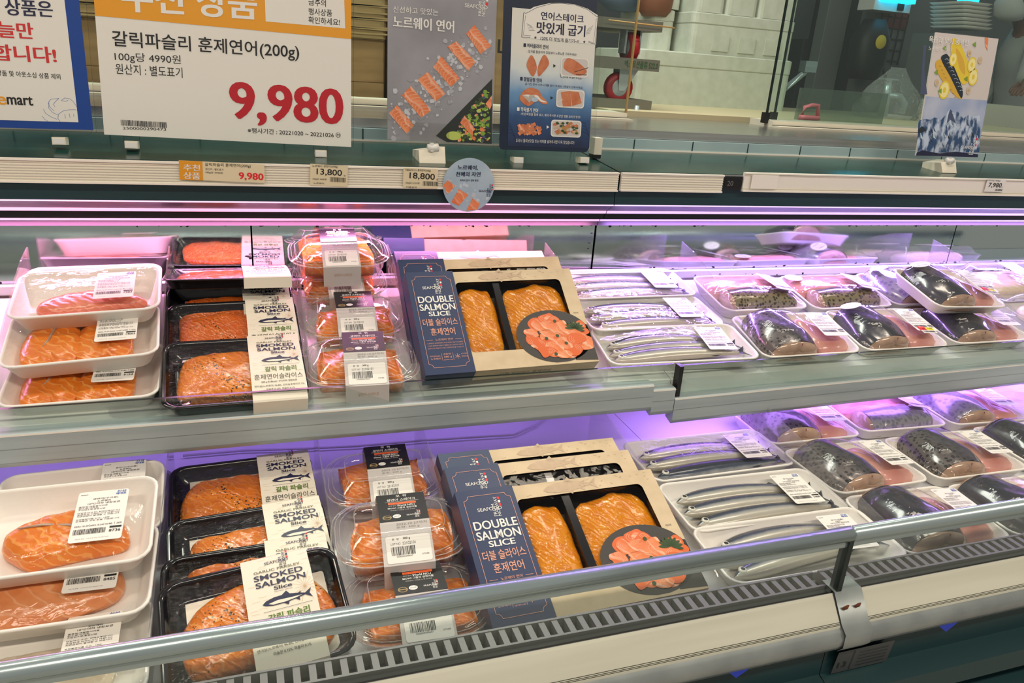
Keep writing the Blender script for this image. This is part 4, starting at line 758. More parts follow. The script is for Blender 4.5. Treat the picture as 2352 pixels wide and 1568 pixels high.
def clamshell(key, label, group, bx, seed):
    w, d, h = .180, .140, .046; t = place('steak_clamshell', label, 'salmon steak pack', key, h, group); cy = d/2; r = random.Random(seed); t.scale = (1, 1, .84)
    R = lambda a, b, rr, z: rrect(a, b, rr, 5, z, 0, cy)
    def shared(nm, fn):
        if nm not in CLM: o = fn().build(nm, t); CLM[nm] = o.data
        else: o = bpy.data.objects.new(nm, CLM[nm]); COL.objects.link(o); o.parent = t
    shared('base', lambda: MB().loft([R(.140, .100, .03, 0), R(.146, .106, .034, .001), R(.158, .118, .04, .018), R(.160, .120, .04, .020), R(.166, .126, .042, .041), R(.180, .140, .05, .0425), R(.181, .141, .05, .044)], 'clam', True))
    shared('lid', lambda: MB().loft([R(.181, .141, .05, .045), R(.180, .140, .05, .0465), R(.172, .132, .046, .0465), R(.170, .130, .046, .0485), R(.164, .124, .045, .0485), R(.160, .120, .045, .0505), R(.124, .078, .022, .0695), R(.120, .074, .020, .0700), R(.116, .070, .018, .0715), R(.108, .062, .016, .0722)], 'clam', False, True))
    def rim_glints():  # milky beads put in for the bright highlights along rim and lid edges
        mb = MB()
        for z, a, b, rr, tr in ((.0445, .181, .141, .05, .0013), (.0475, .171, .131, .046, .0007), (.0508, .159, .119, .045, .0006), (.0698, .119, .073, .020, .0006), (.0008, .140, .100, .03, .0007)):
            p = R(a, b, rr, z); mb.tube(p+[p[0]], tr, 'clam_glint', 5, False)
        for (xa, ya), (xb, yb) in (((.066, .046), (.056, .031)), ((-.066, .046), (-.056, .031)), ((.066, -.046), (.056, -.031)), ((-.066, -.046), (-.056, -.031))): mb.tube([(xa, cy+ya, .0515), (xb, cy+yb, .0695)], .0006, 'clam_glint', 5)
        return mb
    shared('rim', rim_glints)
    for sx in (-1, 1):
        c = sx*.034+r.uniform(-.005, .005); b_ = .066+r.uniform(-.008, .008); j = lambda q: q+r.uniform(-.004, .004)
        mb = MB(); pillow(mb, smooth([(j(c-.030), j(b_-.036)), (j(c-.031), j(b_)), (j(c-.029), j(b_+.034)), (j(c-.024), j(b_+.039)), (j(c+.024), j(b_+.039)), (j(c+.029), j(b_+.034)), (j(c+.031), j(b_)), (j(c+.029), j(b_-.034)), (j(c+.022), j(b_-.039)), (j(c-.022), j(b_-.039))], 4), .046, .004, 'salmon_fresh', seed+sx, .05, .75, tilt=.12*sx*-1); o = mb.build('salmon_steak', t)
    o = band_meshes(t); o.location = (bx, 0, 0); return t
g = 'salmon steak clamshells on the upper shelf'
clamshell('UC1', 'frontmost clear clamshell of salmon steaks on the upper shelf, touching the glass', g, .004, 21)
clamshell('UC2', 'clear salmon clamshell on the upper shelf whose black band reflects violet light', g, .004, 22)
clamshell('UC3', 'clear salmon clamshell squeezed under the topmost one on the upper shelf', g, .010, 23)
clamshell('UC4', 'topmost clear salmon clamshell on the upper shelf, lit bright pink', g, .0, 24)
g = 'salmon steak clamshells on the lower deck'
clamshell('LC1', 'rear clear salmon clamshell on the lower deck', g, .006, 25)
clamshell('LC2', 'middle clear salmon clamshell on the lower deck, resting on the front one', g, .006, 26)
clamshell('LC3', 'front clear salmon clamshell on the lower deck, crossed by the steel rail', g, .004, 27)
# ---------------------------------------------------------------- double salmon cartons
plain('orange_meat', (.72, .13, .025), .4)
noisy('kraft_dark', (.50, .37, .25), (.60, .45, .31), 60, .55, 0, 6)
BXC = {}
def gift_box(key, label, group, empty=False):
    w, d, h = .305, .195, .032; t = place('salmon_carton', label, 'smoked salmon carton', key, h, group); X = lambda u: (u-.5)*w; Y = lambda v: (1-v)*d
    def shared(nm, fn):
        if nm not in BXC: o = fn().build(nm, t); BXC[nm] = o.data
        else: o = bpy.data.objects.new(nm, BXC[nm]); COL.objects.link(o); o.parent = t
        return o
    wx0, wx1, wy0, wy1 = X(.268), X(.912), Y(.825), Y(.115)
    def carton():
        mb = MB(); A_ = [(-w/2, 0), (w/2, 0), (w/2, d), (-w/2, d)]
        for i in range(4): a, b = A_[i], A_[(i+1) % 4]; mb.quad((*a, 0), (*b, 0), (*b, h), (*a, h), 'kraft')
        mb.quad(*[(x, y, 0) for x, y in reversed(A_)], 'kraft')
        inn = [p[:2] for p in rrect(wx1-wx0, wy1-wy0, .008, 4, 0, (wx0+wx1)/2, (wy0+wy1)/2)]; n = len(inn)//4
        out = [(w/2, d), (-w/2, d), (-w/2, 0), (w/2, 0)]; v = [(x, y, h) for x, y in inn]+[(x, y, h) for x, y in out]; f = []
        for c in range(4):
            base = c*n
            for k in range(n-1): f.append((len(inn)+c, base+k+1, base+k))
            f.append((len(inn)+c, len(inn)+(c+1) % 4, (base+n) % len(inn), base+n-1))
        mb.add(v, [tuple(reversed(q)) for q in f], 'kraft'); A = Art(mb, lambda x, y, q: (x, y, h+q)); r = random.Random(2)
        A.fish(X(.55), Y(.062), .085, 'kraft_dark', None, 1); [A.rect(x, y, x+.003, y+.0007, 'kraft_dark', 1) for x, y in ((r.uniform(X(.3), X(.98)), r.uniform(Y(.10), Y(.02))) for _ in range(26))]
        A.text('이미지컷', X(.935), X(.965), Y(.50), .0034, 'ink', 2)
        # die-cut plate picture over the window corner
        cx, cy, rx, ry = X(.775), Y(.715), X(.775)-X(.548), .052
        pl = [(cx+rx*math.cos(a), cy+ry*math.sin(a)) for a in (2*math.pi*k/44 for k in range(44))]; pl = [(min(x, w/2-.0005), max(y, .004)) for x, y in pl]
        A.poly(pl, 'plate_dark', 2); A.poly([(X(.86), Y(.97)), (w/2-.0005, Y(.985)), (w/2-.0005, Y(.62)), (X(.9), Y(.6))], 'plate_dark', 2)
        r = random.Random(6)
        for i in range(60):
            a = r.random()*6.28; q = r.random()**.5; x, y = cx+.008+rx*.80*q*math.cos(a), cy-.002+ry*.74*q*math.sin(a); R = r.uniform(.011, .017); b0 = r.random()*6
            P = smooth([(x+R*r.uniform(.7, 1.25)*math.cos(b0+6.28*k/7), y+R*.75*r.uniform(.6, 1.2)*math.sin(b0+6.28*k/7)) for k in range(7)], 3); P = [(min(px, w/2-.001), max(py, .003)) for px, py in P]
            A.poly(P, ('salmon_print', 'salmon_print', 'orange_meat')[i % 3], 4+i*.12); n0 = len(P)
            for k in range(3): s = .75-.22*k; A.line([(x+(P[(q_) % n0][0]-x)*s, y+(P[(q_) % n0][1]-y)*s) for q_ in range(2, 10)], .0006, 'peach', 4.06+i*.12)
        for x, y in ((.80, .57), (.72, .74), (.79, .72), (.83, .80), (.75, .90)): A.disc(X(x), Y(y), .0030, 'leaf_dark', 14)
        for k in range(9): a = -.4+k*.42; A.poly(smooth([(X(.91), Y(.66)), (X(.91)+.012*math.cos(a-.25), Y(.66)+.010*math.sin(a-.25)), (X(.91)+.019*math.cos(a), Y(.66)+.016*math.sin(a)), (X(.91)+.012*math.cos(a+.25), Y(.66)+.010*math.sin(a+.25))], 2), 'leaf_dark', 15)
        F = Art(mb, lambda x, y, q: (x, -q, y)); F.text('더블 슬라이스 훈제연어', X(.42), X(.72), .010, .010, 'grey_ink', 2); return mb
    shared('carton', carton)
    def panel():
        mb = MB(); pw = .082; mb.box(-w/2-.0012, -.0015, -.0005, -w/2+pw, d+.0015, h+.0012, 'carton_navy')
        A = Art(mb, lambda x, y, q: (x-w/2, y, h+.0012+q)); U = lambda u: u*pw; V = lambda v: (1-v)*d; T = lambda tx, u0, u1, v, s, m='white', b=.0: A.text(tx, U(u0), U(u1), V(v), s*d, m, 2, b)
        x0, x1, y0, y1, c = U(.09), U(.91), V(.945), V(.045), .007; P = []
        for (cx, cy, a0) in ((x1, y1, 270), (x0, y1, 360), (x0, y0, 90), (x1, y0, 180)): P += [(cx+c*math.cos(R_(a0-90*k/6)), cy+c*math.sin(R_(a0-90*k/6))) for k in range(7)]
        A.line(P, .0006, 'copper_ink', 2, True)
        A.logo(U(.28), V(.175), U(.42), 'white'); T('DOUBLE', .14, .88, .315, .066, 'white', .018); T('SALMON', .14, .88, .395, .066, 'white', .018); T('SLICE', .30, .74, .452, .046, 'white', .030)
        T('더블 슬라이스', .14, .86, .548, .072, 'copper_ink', .015); T('훈제연어', .26, .76, .642, .072, 'copper_ink', .015)
        T('노르웨이 연어', .32, .68, .695, .022, 'copper_ink'); A.rect(U(.14), V(.686), U(.27), V(.683), 'copper_ink'); A.rect(U(.73), V(.686), U(.86), V(.683), 'copper_ink')
        for k, tx in enumerate(('노르웨이의 청정해역에서 자란 연어를 선별 후 신선함을', '그대로 훈연하여 제품 한 제품입니다. 건강하게 소분 후', '슬라이스한 제품으로 손쉽고 간편하게 드실 수 있습니다')): T(tx, .14, .87, .722+.024*k, .012, 'copper_ink')
        T('연어살98.5%', .14, .35, .845, .014, 'copper_ink'); T('노르웨이', .15, .35, .872, .018, 'copper_ink'); T('내용량', .41, .57, .832, .016, 'copper_ink'); T('360 g', .42, .58, .862, .020, 'copper_ink', .01); T('(679Kcal)', .41, .59, .885, .012, 'copper_ink')
        for u in (.38, .61): A.rect(U(u), V(.885), U(u)+.0004, V(.815), 'copper_ink')
        for k in range(3): a = R_(60*k+30); A.line([(U(.70)-.005*math.cos(a), V(.85)-.005*math.sin(a)), (U(.70)+.005*math.cos(a), V(.85)+.005*math.sin(a))], .0006, 'copper_ink')
        T('5℃이하', .78, .90, .838, .014, 'copper_ink'); T('냉장보관', .78, .91, .862, .014, 'copper_ink')
        S = Art(mb, lambda x, y, q: (-w/2-.0012-q, y, x)); S.text('DOUBLE SALMON SLICE', .010, .018, .03, .1, 'copper_ink') if False else None; return mb
    shared('navy_sleeve', panel)
    def tray():
        mb = MB(); cx, cy = (wx0+wx1)/2, (wy0+wy1)/2; W, D = wx1-wx0+.012, wy1-wy0+.016
        mb.box(cx-W/2, cy-D/2, .001, cx+W/2, cy+D/2, .003, 'black_plastic'); xd = X(.512)
        for a, b in ((cx-W/2, cx-W/2+.004), (xd-.006, xd+.006), (cx+W/2-.004, cx+W/2)): mb.box(a, cy-D/2, .003, b, cy+D/2, h-.003, 'black_plastic')
        mb.box(cx-W/2, cy+D/2-.008, .003, cx+W/2, cy+D/2, h-.003, 'black_plastic'); return mb
    shared('inner_tray', tray)
    if not empty:
        for nm, ua, ub, sd, va, vb in (('a', .262, .492, 31, .84, .15), ('b', .535, .915, 32, .82, .14)):
            def sal(ua=ua, ub=ub, sd=sd, va=va, vb=vb):
                mb = MB(); r = random.Random(sd); j = lambda q: q+r.uniform(-.003, .003); a, b = X(ua), X(ub); m_ = (a+b)/2; y0, y1 = Y(va), Y(vb)
                pillow(mb, smooth([(j(a+.004), j(y0+.004)), (j(a), (y0+y1)/2), (j(a+.004), j(y1-.014)), (j(m_-.01), j(y1)), (j(m_+.014), j(y1)), (j(b-.008), j(y1-.012)), (j(b), (y0+y1)/2), (j(b-.008), j(y0+.006)), (j(m_), j(y0))], 4), .022, .004, 'salmon_amber', sd, .12, .6); return mb
            if 'sal'+nm not in BXC: o = sal().build('smoked_salmon', t); BXC['sal'+nm] = o.data
            else: o = bpy.data.objects.new('smoked_salmon', BXC['sal'+nm]); COL.objects.link(o); o.parent = t
        def card(): mb = MB(); mb.box(X(.40), Y(.81), .0031, X(.498), Y(.2), .0042, 'sleeve'); mb.box(X(.545), Y(.5), .0031, X(.58), Y(.19), .0042, 'sleeve'); return mb
        shared('insert_card', card)
    def win():
        mb = MB(); nx, ny = 30, 20; mb.add([(wx0-.004+(wx1-wx0+.008)*i/nx, wy0-.004+(wy1-wy0+.008)*j/ny, h-.0022+.0004*math.sin(i*1.9+j)*math.sin(j*1.4)) for j in range(ny+1) for i in range(nx+1)], [(j*(nx+1)+i, j*(nx+1)+i+1, (j+1)*(nx+1)+i+1, (j+1)*(nx+1)+i) for j in range(ny) for i in range(nx)], 'window_film', True); return mb
    shared('window_film', win); return t
g = 'double salmon cartons on the upper shelf'
gift_box('UB1', 'front double salmon carton on the upper shelf with navy sleeve and plate picture', g); gift_box('UB2', 'second double salmon carton on the upper shelf, only its top edge showing', g); gift_box('UB3', 'rear double salmon carton on the upper shelf, leaning before the mirror in pink light', g)
g = 'double salmon cartons on the lower deck'
gift_box('LB1', 'front double salmon carton on the lower deck, crossed by the steel rail', g); gift_box('LB2', 'middle double salmon carton on the lower deck with a black strip of its window showing', g, True); gift_box('LB3', 'rear double salmon carton on the lower deck, only its kraft top edge showing', g, True)
# ---------------------------------------------------------------- saury
def attr(o, vals):
    a = o.data.attributes.new('skin', 'FLOAT', 'POINT'); a.data.foreach_set('value', vals)
SAU = {}
def saury(par, x, y, z, L=.268, arch=.012, rz=0, head=True, dark=0.):
    key = (round(L, 3), round(arch, 3), head, dark)
    if key in SAU:
        o = bpy.data.objects.new('saury', SAU[key][0]); COL.objects.link(o); o.parent = par
        if head: e = bpy.data.objects.new('eye', SAU[key][1]); COL.objects.link(e); e.parent = o
    else:
        T = [0, .025, .05, .09, .14, .2, .3, .42, .55, .67, .78, .87, .93, .97]; Wd = [.08, .32, .52, .72, .86, .95, 1, 1, .96, .86, .68, .44, .30, .26]; m = 14; L_ = []; val = []
        for t, k in zip(T, Wd):
            yy = arch*math.sin(math.pi*min(1, t*1.02)); l = []
            for j in range(m):
                a = 2*math.pi*j/m; l.append((t*L, yy+.0180*k*math.cos(a), .0105*k**.8*(math.sin(a)))); val.append(min(1, max(0, .5+.5*math.cos(a)+dark)))
            L_.append(l)
        mb = MB(); mb.loft(L_, 'saury_skin', True, True); n0 = len(mb.v); ye = arch*math.sin(math.pi*.985)
        P = [(.96*L, ye+.005, 0), (L*1.0, ye+.010, .001), (L*1.055, ye+.020, .001), (L*1.015, ye+.002, 0), (L*1.05, ye-.017, .001), (L*1.0, ye-.008, .001), (.96*L, ye-.004, 0)]
        mb.add(P, [(0, 1, 2, 3), (3, 4, 5, 6), (0, 3, 6)], 'saury_skin'); val += [.75]*7
        for t0, s, yb in ((.70, 1, .0135), (.72, -1, -.0125)):
            yy = arch*math.sin(math.pi*t0); mb.add([(t0*L, yy+yb, .001), ((t0+.05)*L, yy+yb+s*.006, .001), ((t0+.12)*L, arch*math.sin(math.pi*(t0+.12))+yb*.66, .001)], [(0, 1, 2)], 'saury_skin'); val += [.8]*3
        gy = arch*math.sin(math.pi*.13); mb.tube([(.128*L, gy+.012, .0045), (.142*L, gy+.006, .0078), (.145*L, gy-.002, .0082), (.130*L, gy-.010, .0055)], .0006, 'grime', 5); val += [.7]*(len(mb.v)-len(val))
        o = mb.build('saury', par); attr(o, val); em = None
        if head:
            mb = MB(); ex, ey = .058*L, arch*math.sin(math.pi*.058)+.002
            mb.loft([circ(.0062, 16, .0042, ex, ey), circ(.0062, 16, .0070, ex, ey), circ(.0040, 16, .0078, ex, ey)], 'eye_white', False, True); mb.loft([circ(.0034, 14, .0079, ex, ey), circ(.0016, 14, .0084, ex, ey)], 'ink', False, True); e = mb.build('eye', o); em = e.data
        SAU[key] = (o.data, em)
    o.location = (x, y, z); o.rotation_euler = (0, 0, R_(rz)); return o
def saury_pack(key, label, group, fish, code, lx=.085):
    w, d, h = .300, .130, .028; t = place('saury_pack', label, 'saury pack', key, h, group)
    mb = MB(); tray_mb(mb, w, d, h, 'foam'); mb.build('foam_tray', t)
    for f in fish: saury(t, *f)
    mb, Z = film_mb(w-.004, d-.004, h, [(-.02, .06, .12, .05, .003)], 'film'); mb.build('film', t); price_label(t, lx, .068, Z(lx, .068)+.0018, code, SAU_T, 0, 0, -3, h=.082, extra='1160', wt='300'); return t
A3 = [(-.130, .088, .018, .255, .012, -2), (-.135, .056, .019, .262, .010, -1), (-.128, .026, .018, .262, .008, 1)]
g = 'saury trays on the upper shelf'
saury_pack('USa1', 'front tray of silvery saury on the upper shelf, heads at the left', g, [(-.128, .078, .014, .235, .014, 3), (-.136, .044, .018, .262, .010, 4), (-.134, .026, .019, .262, .012, 2)], 3240)
saury_pack('USa2', 'middle tray of saury on the upper shelf under glossy film', g, A3, 3410); saury_pack('USa3', 'rear tray of bluish saury on the upper shelf before the mirror', g, A3, 3522)
g = 'saury trays on the lower deck'
saury_pack('LSa1', 'front saury tray on the lower deck with two staring heads, crossed by the rail', g, [(-.118, .090, .012, .235, .012, 2), (-.136, .050, .017, .262, .010, 4), (-.132, .024, .019, .262, .010, 6)], 3240)
saury_pack('LSa2', 'middle saury tray on the lower deck priced 3400', g, A3, 3400); saury_pack('LSa3', 'rear saury tray on the lower deck beside the empty deck', g, [A3[0], A3[1], (-.128, .026, .018, .262, .006, 1, True, .45)], 3480)
# ---------------------------------------------------------------- mackerel pieces
def chunk(par, x, y, z, rz, L, Wd, H, m, seed, taper=.85):
    """half-round fish section along local +y, cut face toward the front; skin wraps from belly (left) to back (right)"""
    r = random.Random(seed); mS, n = 16, 9; V = []; val = []
    prof = lambda k: [(-Wd/2*k*math.cos(math.pi*j/mS)*(1.0), (H*k)*(max(0, math.sin(math.pi*j/mS))**.62)) for j in range(mS+1)]
    mb = MB(); f = []
    KK = lambda s: (.87+.13*min(1, s*2.6)**.7)*(1-(1-taper)*max(0, s-.35)/.65)
    for i in range(n+1):
        s = i/n; k = KK(s); b = .004*math.sin(3.1*s+seed)
        for j, (px, pz) in enumerate(prof(k)): V.append((px+b, s*L, pz+.0012*math.sin(px*120+s*9))); val.append(min(1, max(0, .08+1.05*(j/mS)**1.3)))
    for i in range(n):
        for j in range(mS): a = i*(mS+1)+j; f.append((a, a+1, a+mS+2, a+mS+1))
    mb.add(V, f, m, True); o = mb.build('fish_section', par); attr(o, val); o.location = (x, y, z); o.rotation_euler = (0, 0, R_(rz))
    for i, y0, sg in ((0, 0, -1), (n, L, 1)):               # cut faces: two flesh lobes with a dark seam
        mb = MB(); k = KK(i/n); b = .004*math.sin(3.1*(i/n)+seed); P = [(px*.985+b, y0, pz*.985+.0003) for px, pz in prof(k)]; L1 = [P]
        for q, dy in ((.93, .004), (.7, .0085), (.35, .0095)): L1.append([(b+(px-b)*q, y0+sg*dy*(1-.55*math.exp(-((px-b-.006)/(.010*k))**2)), H*.42*k+(pz-H*.42*k)*q) for px, _, pz in P])
        mb.loft(L1, 'fish_cut', False, True); f_ = mb.build('cut_face', o)
        if i == 0:
            mb = MB(); mb.tube([(b+.008, y0-.0030, H*.92*k), (b+.005, y0-.0052, H*.55*k), (b+.002, y0-.0050, .002)], .0012, 'blood', 6); mb.build('seam', f_)
    return o
def slab_flesh(par, pts, H, seed, m='fish_pink', z=.006):
    mb = MB(); pillow(mb, smooth(pts, 4), H, z, m, seed, .05, .5); return mb.build('fish_fillet', par)
def fish_pack(key, label, group, kind, skin, code, seed, sticker=False, sale=False, lab=True):
    w, d, h = .215, .150, .028; t = place('mackerel_pack', label, 'mackerel pack', key, h, group); r = random.Random(seed)
    mb = MB(); tray_mb(mb, w, d, h, 'foam'); mb.build('foam_tray', t)
    if kind == 'A':
        slab_flesh(t, [(.022, .024), (.020, .08), (.026, .128), (.050, .130), (.072, .10), (.090, .06), (.092, .026), (.06, .020)], .026, seed)
        chunk(t, -.034, .014, .007, r.uniform(-4, 3), .124, .118, .050, skin, seed); bumps = [(-.034, .074, .066, .074, .038), (.05, .07, .055, .066, .018)]; lp = (.058, .068)
    else:
        slab_flesh(t, [(-.088, .072), (-.090, .12), (-.04, .134), (.05, .132), (.086, .12), (.086, .08), (.02, .072)], .030, seed)
        o = chunk(t, .086, .050, .007, 90, .158, .074, .036, skin, seed, .95); bumps = [(0, .05, .10, .05, .022), (0, .10, .10, .045, .014)]; lp = (.066, .080)
    mb, Z = film_mb(w-.004, d-.004, h, bumps, 'film', 24, 18); mb.build('film', t)
    if lab:
        zc = Z(*lp)+.004; a = math.degrees(math.atan2(Z(lp[0], lp[1]+.03)-Z(lp[0], lp[1]-.03), .06)); b_ = math.degrees(math.atan2(Z(lp[0]-.022, lp[1])-Z(lp[0]+.022, lp[1]), .044))
        l = price_label(t, lp[0], lp[1], zc, code, MAC_T, a, b_*.8, -2, .052, .086, extra='2490', wt='320')
        if sale:
            mb = MB(); mb.box(-.020, -.044, .0012, -.004, -.030, .0020, 'red_bright'); mb.box(-.004, -.044, .0012, .014, -.034, .0020, 'yellow'); mb.box(-.020, -.054, .0012, .014, -.044, .0020, 'label_paper'); A = Art(mb, lambda x, y, q: (x, y, .0020+q)); A.text('20', -.015, -.008, -.0425, .006, 'ink', 2); A.text('7,984', .0, .012, -.0415, .005, 'ink', 2); A.barcode(-.018, -.052, .012, -.046); A.text('할인판매', -.018, -.006, -.0345, .003, 'white', 2); mb.build('sale_sticker', l)
    if sticker:
        x, y = (-.070, .118) if kind == 'A' else (-.084, .122); z = Z(x, y)+.003; mb = MB(); mb.loft([circ(.020, 28, 0), circ(.020, 28, .0005)], 'label_paper', True, True, False); A = Art(mb, lambda X, Y, q: (X, Y, .0005+q))
        A.text('수산물이력', -.012, .012, .006, .004, 'ink', 2, .01); A.text('안심하고 드세요', -.014, .014, -.001, .0035, 'grey_ink'); A.text('02.10.22', -.011, .011, -.011, .0042, 'ink', 2, .01); o = mb.build('round_sticker', t); o.location = (x, y, z)
        o.rotation_euler = (R_(-18 if kind == 'A' else -8), R_(-22 if kind == 'A' else -5), R_(-12))
    return t
g = 'mackerel trays on the upper shelf'
fish_pack('UF1', 'spotted mackerel section on a white tray, front left of the upper mackerel group', g, 'A', 'mackerel_spotted', 9980, 41)
fish_pack('UF2', 'black mackerel with a round sticker and a sale sticker, front row of upper shelf', g, 'A', 'mackerel_dark', 9980, 42, True, True)
fish_pack('UF3', 'black mackerel section with a round sticker lying under the tilted tray', g, 'A', 'mackerel_dark', 9981, 43, True)
fish_pack('UF4', 'mackerel fillets, pink side up behind spotted skin, back left of the upper mackerel group', g, 'B', 'mackerel_gold', 7980, 44)
fish_pack('UF5', 'mackerel with golden skin and a round sticker, back middle of the upper shelf', g, 'B', 'mackerel_gold', 7980, 45, True)
fish_pack('UF6', 'silver mackerel section with a round sticker behind the tilted tray', g, 'A', 'mackerel_silver', 9982, 46, True, False, False)
fish_pack('UF7', 'tilted tray of black mackerel with a yellow sale sticker lying on top of two others', g, 'A', 'mackerel_dark', 9983, 47, True, True)
g = 'mackerel trays on the lower deck'
fish_pack('LF1', 'dark mackerel section, back left of the lower mackerel trays, beside a clear divider', g, 'A', 'mackerel_spotted', 8980, 51)
fish_pack('LF2', 'silver mackerel laid sideways with pink flesh behind, back row of the lower deck', g, 'B', 'mackerel_silver', 8981, 52)
fish_pack('LF3', 'pale silver mackerel section at the back right of the lower deck', g, 'A', 'mackerel_silver', 8982, 53)
fish_pack('LF4', 'spotted mackerel section in the middle row, next to the saury', g, 'A', 'mackerel_spotted', 8983, 54)
fish_pack('LF5', 'spotted mackerel section with a scored back in the centre of the lower mackerel trays', g, 'A', 'mackerel_spotted', 8984, 55)
fish_pack('LF6', 'dark mackerel section at the right edge of the middle row', g, 'A', 'mackerel_dark', 8985, 56)
fish_pack('LF7', 'dark mackerel section at the front, crossed by the steel rail beside the joint', g, 'A', 'mackerel_dark', 9740, 57)
fish_pack('LF8', 'black mackerel section at the front right corner behind the rail', g, 'A', 'mackerel_dark', 8987, 58)
# clear-lidded trays at the right edge of the upper shelf
for i, (xx, yy, lab) in enumerate(((1.80, 1.27, 'clear lidded fish tray at the upper right edge, rear one'), (1.78, 1.11, 'clear lidded fish tray at the upper right edge, front one'))):
    z = SHZ(yy)+.004; t = thing('lidded_fish_pack', lab, 'fish pack', (xx, yy, z), (R_(12), 0, 0), 'clear lidded trays at the right edge'); mb = MB(); tray_mb(mb, .26, .15, .03, 'clam', .004, .03, .03); mb.build('base', t)
    slab_flesh(t, [(-.09, .03), (-.09, .11), (0, .12), (.09, .11), (.09, .03), (0, .022)], .03, 61+i, 'salmon_white'); mb = MB(); R = lambda a, b, rr, zz: rrect(a, b, rr, 4, zz, 0, .075); mb.loft([R(.26, .15, .03, .031), R(.24, .13, .03, .034), R(.22, .11, .03, .052), R(.21, .10, .03, .053)], 'clam', False, True); mb.build('lid', t)
    price_label(t, .02, .075, .0545, 7980, MAC_T, 0, 0, 0, .052, .086, extra='2490', wt='320')
t = thing('lidded_fish_pack', 'clear lidded pack cut by the right edge, at the back of the lower deck', 'fish pack', (1.68, 1.04, DKZ+.001), (0, 0, R_(4)), None); mb = MB(); tray_mb(mb, .20, .15, .035, 'clam', .004, .03, .03); mb.build('base', t); mb = MB(); R = lambda a, b, rr, zz: rrect(a, b, rr, 4, zz, 0, .075); mb.loft([R(.2, .15, .03, .036), R(.18, .13, .03, .04), R(.16, .11, .03, .062), R(.15, .10, .03, .064)], 'clam', False, True); mb.build('lid', t)
# ---------------------------------------------------------------- clear dividers between the rows
def divider(x, up, label, hb=.095, rz=0, y1=None):
    y0 = 1.092 if up else .700; y1 = y1 or (1.43 if up else 1.15); fz = SHZ if up else (lambda y: DKZ)
    p = [(y0, .001), (y1, .001), (y1, hb), (y1-.05, hb), (y1-.10, hb*.93), (y0+.06, hb*.48), (y0+.02, hb*.36), (y0+.004, hb*.22), (y0, hb*.1)]
    t = thing('shelf_divider', label, 'divider', (x, y0, fz(y0)+.0005), (0, 0, R_(rz)), 'clear acrylic dividers'); k = fz(y1)-fz(y0); T = lambda y: (y-y0, (y-y0)/(y1-y0)*k)
    mb = MB(); n = len(p); v = [(sx, T(y)[0], T(y)[1]+z) for sx in (-.0012, .0012) for y, z in p]; mb.add(v, [tuple(range(n)), tuple(range(2*n-1, n-1, -1))]+[(i, i+n, (i+1) % n+n, (i+1) % n) for i in range(n)], 'acrylic'); mb.build('divider_plate', t)
    mb = MB(); L = .07; mb.loft([rrect(L, .05, .015, 3, -.0003, -L/2, .026), rrect(L, .05, .015, 3, .0009, -L/2, .026)], 'acrylic', True, True, False); o = mb.build('foot', t); o.rotation_euler = (math.atan2(k, y1-y0), 0, 0); return t
for x, l in ((-.345, 'clear divider left of the pink salmon fillet on the upper shelf'), (-.128, 'clear divider between white salmon trays and smoked salmon, upper shelf'), (.084, 'clear divider between smoked salmon and clamshells, upper shelf'), (.256, 'clear divider between clamshells and navy cartons, upper shelf'), (.582, 'clear divider between navy cartons and saury, upper shelf'), (.905, 'clear curved divider between saury and mackerel, upper shelf'), (1.625, 'clear divider right of the tilted mackerel tray, upper shelf')): divider(x, True, l)
for x, l in ((-.124, 'clear divider between white salmon trays and smoked salmon, lower deck'), (.090, 'clear divider between smoked salmon and clamshells, lower deck'), (.258, 'clear divider between clamshells and navy cartons, lower deck'), (.588, 'clear divider between navy cartons and saury, lower deck'), (.915, 'clear divider between saury and mackerel, lower deck')): divider(x, False, l, .10)
# ---------------------------------------------------------------- signs on the canopy
class Sign:
    """a sheet standing on the canopy: its frame is found from two photo pixels on its bottom edge; P() maps a pixel to the sheet"""
    def __init__(s, name, label, cat, bl, br, Y, lean, group=None):
        n = Vector((0, -math.cos(R_(lean)), math.sin(R_(lean)))); s.n = n; O = onY(*bl, Y); s.O = O; B = onP(*br, O, n); s.ex = (B-O).normalized(); s.ey = s.ex.cross(-n) if s.ex.cross(-n).z > 0 else s.ex.cross(n); s.w = (B-O).length
        s.ez = -n                                                        # local y: into the depth
        mid = O+s.ex*(s.w/2); s.t = thing(name, label, cat, mid, (0, 0, 0), group)
        s.t.rotation_euler = Matrix((s.ex, s.ez, s.ey)).transposed().to_euler(); s.mid = mid
    def P(s, x, y): q = onP(x, y, s.O, s.n)-s.mid; return (q.dot(s.ex), q.dot(s.ey))
    def art(s, mb, off=0.): s.A = Art(mb, lambda x, y, h: (x, -off-h, y)); return s.A
    def text(s, t, a, b, hpx, m='ink', bold=0., lv=3):
        p, q = s.P(*a), s.P(*b); h = s.P(a[0], a[1]-hpx)[1]-p[1]; s.A.text(t, p[0], q[0], p[1], h, m, lv, bold, 0, q[1]-p[1])
    def poly(s, pts, m, lv=2, sm=False): q = [s.P(*p) for p in pts]; s.A.poly(smooth(q, 4) if sm else q, m, lv)
    def disc(s, x, y, r, m, lv=2, k=1.): a = s.P(x, y); b = s.P(x+r, y); R = math.hypot(b[0]-a[0], b[1]-a[1]); s.A.disc(a[0], a[1], R, m, lv, 22, R*k)
    def line(s, pts, wpx, m, lv=3, closed=False): a, b = s.P(*pts[0]), s.P(pts[0][0]+wpx, pts[0][1]); s.A.line([s.P(*p) for p in pts], abs(b[0]-a[0]), m, lv, closed)
    def block(s, pts, lv=4, n=7): s.A.block([s.P(*p) for p in pts], lv, n)
def Z1(x, y): return (x/2.868, y/2.868)
def Z2(x, y): return (800+x/3.016, y/3.016)
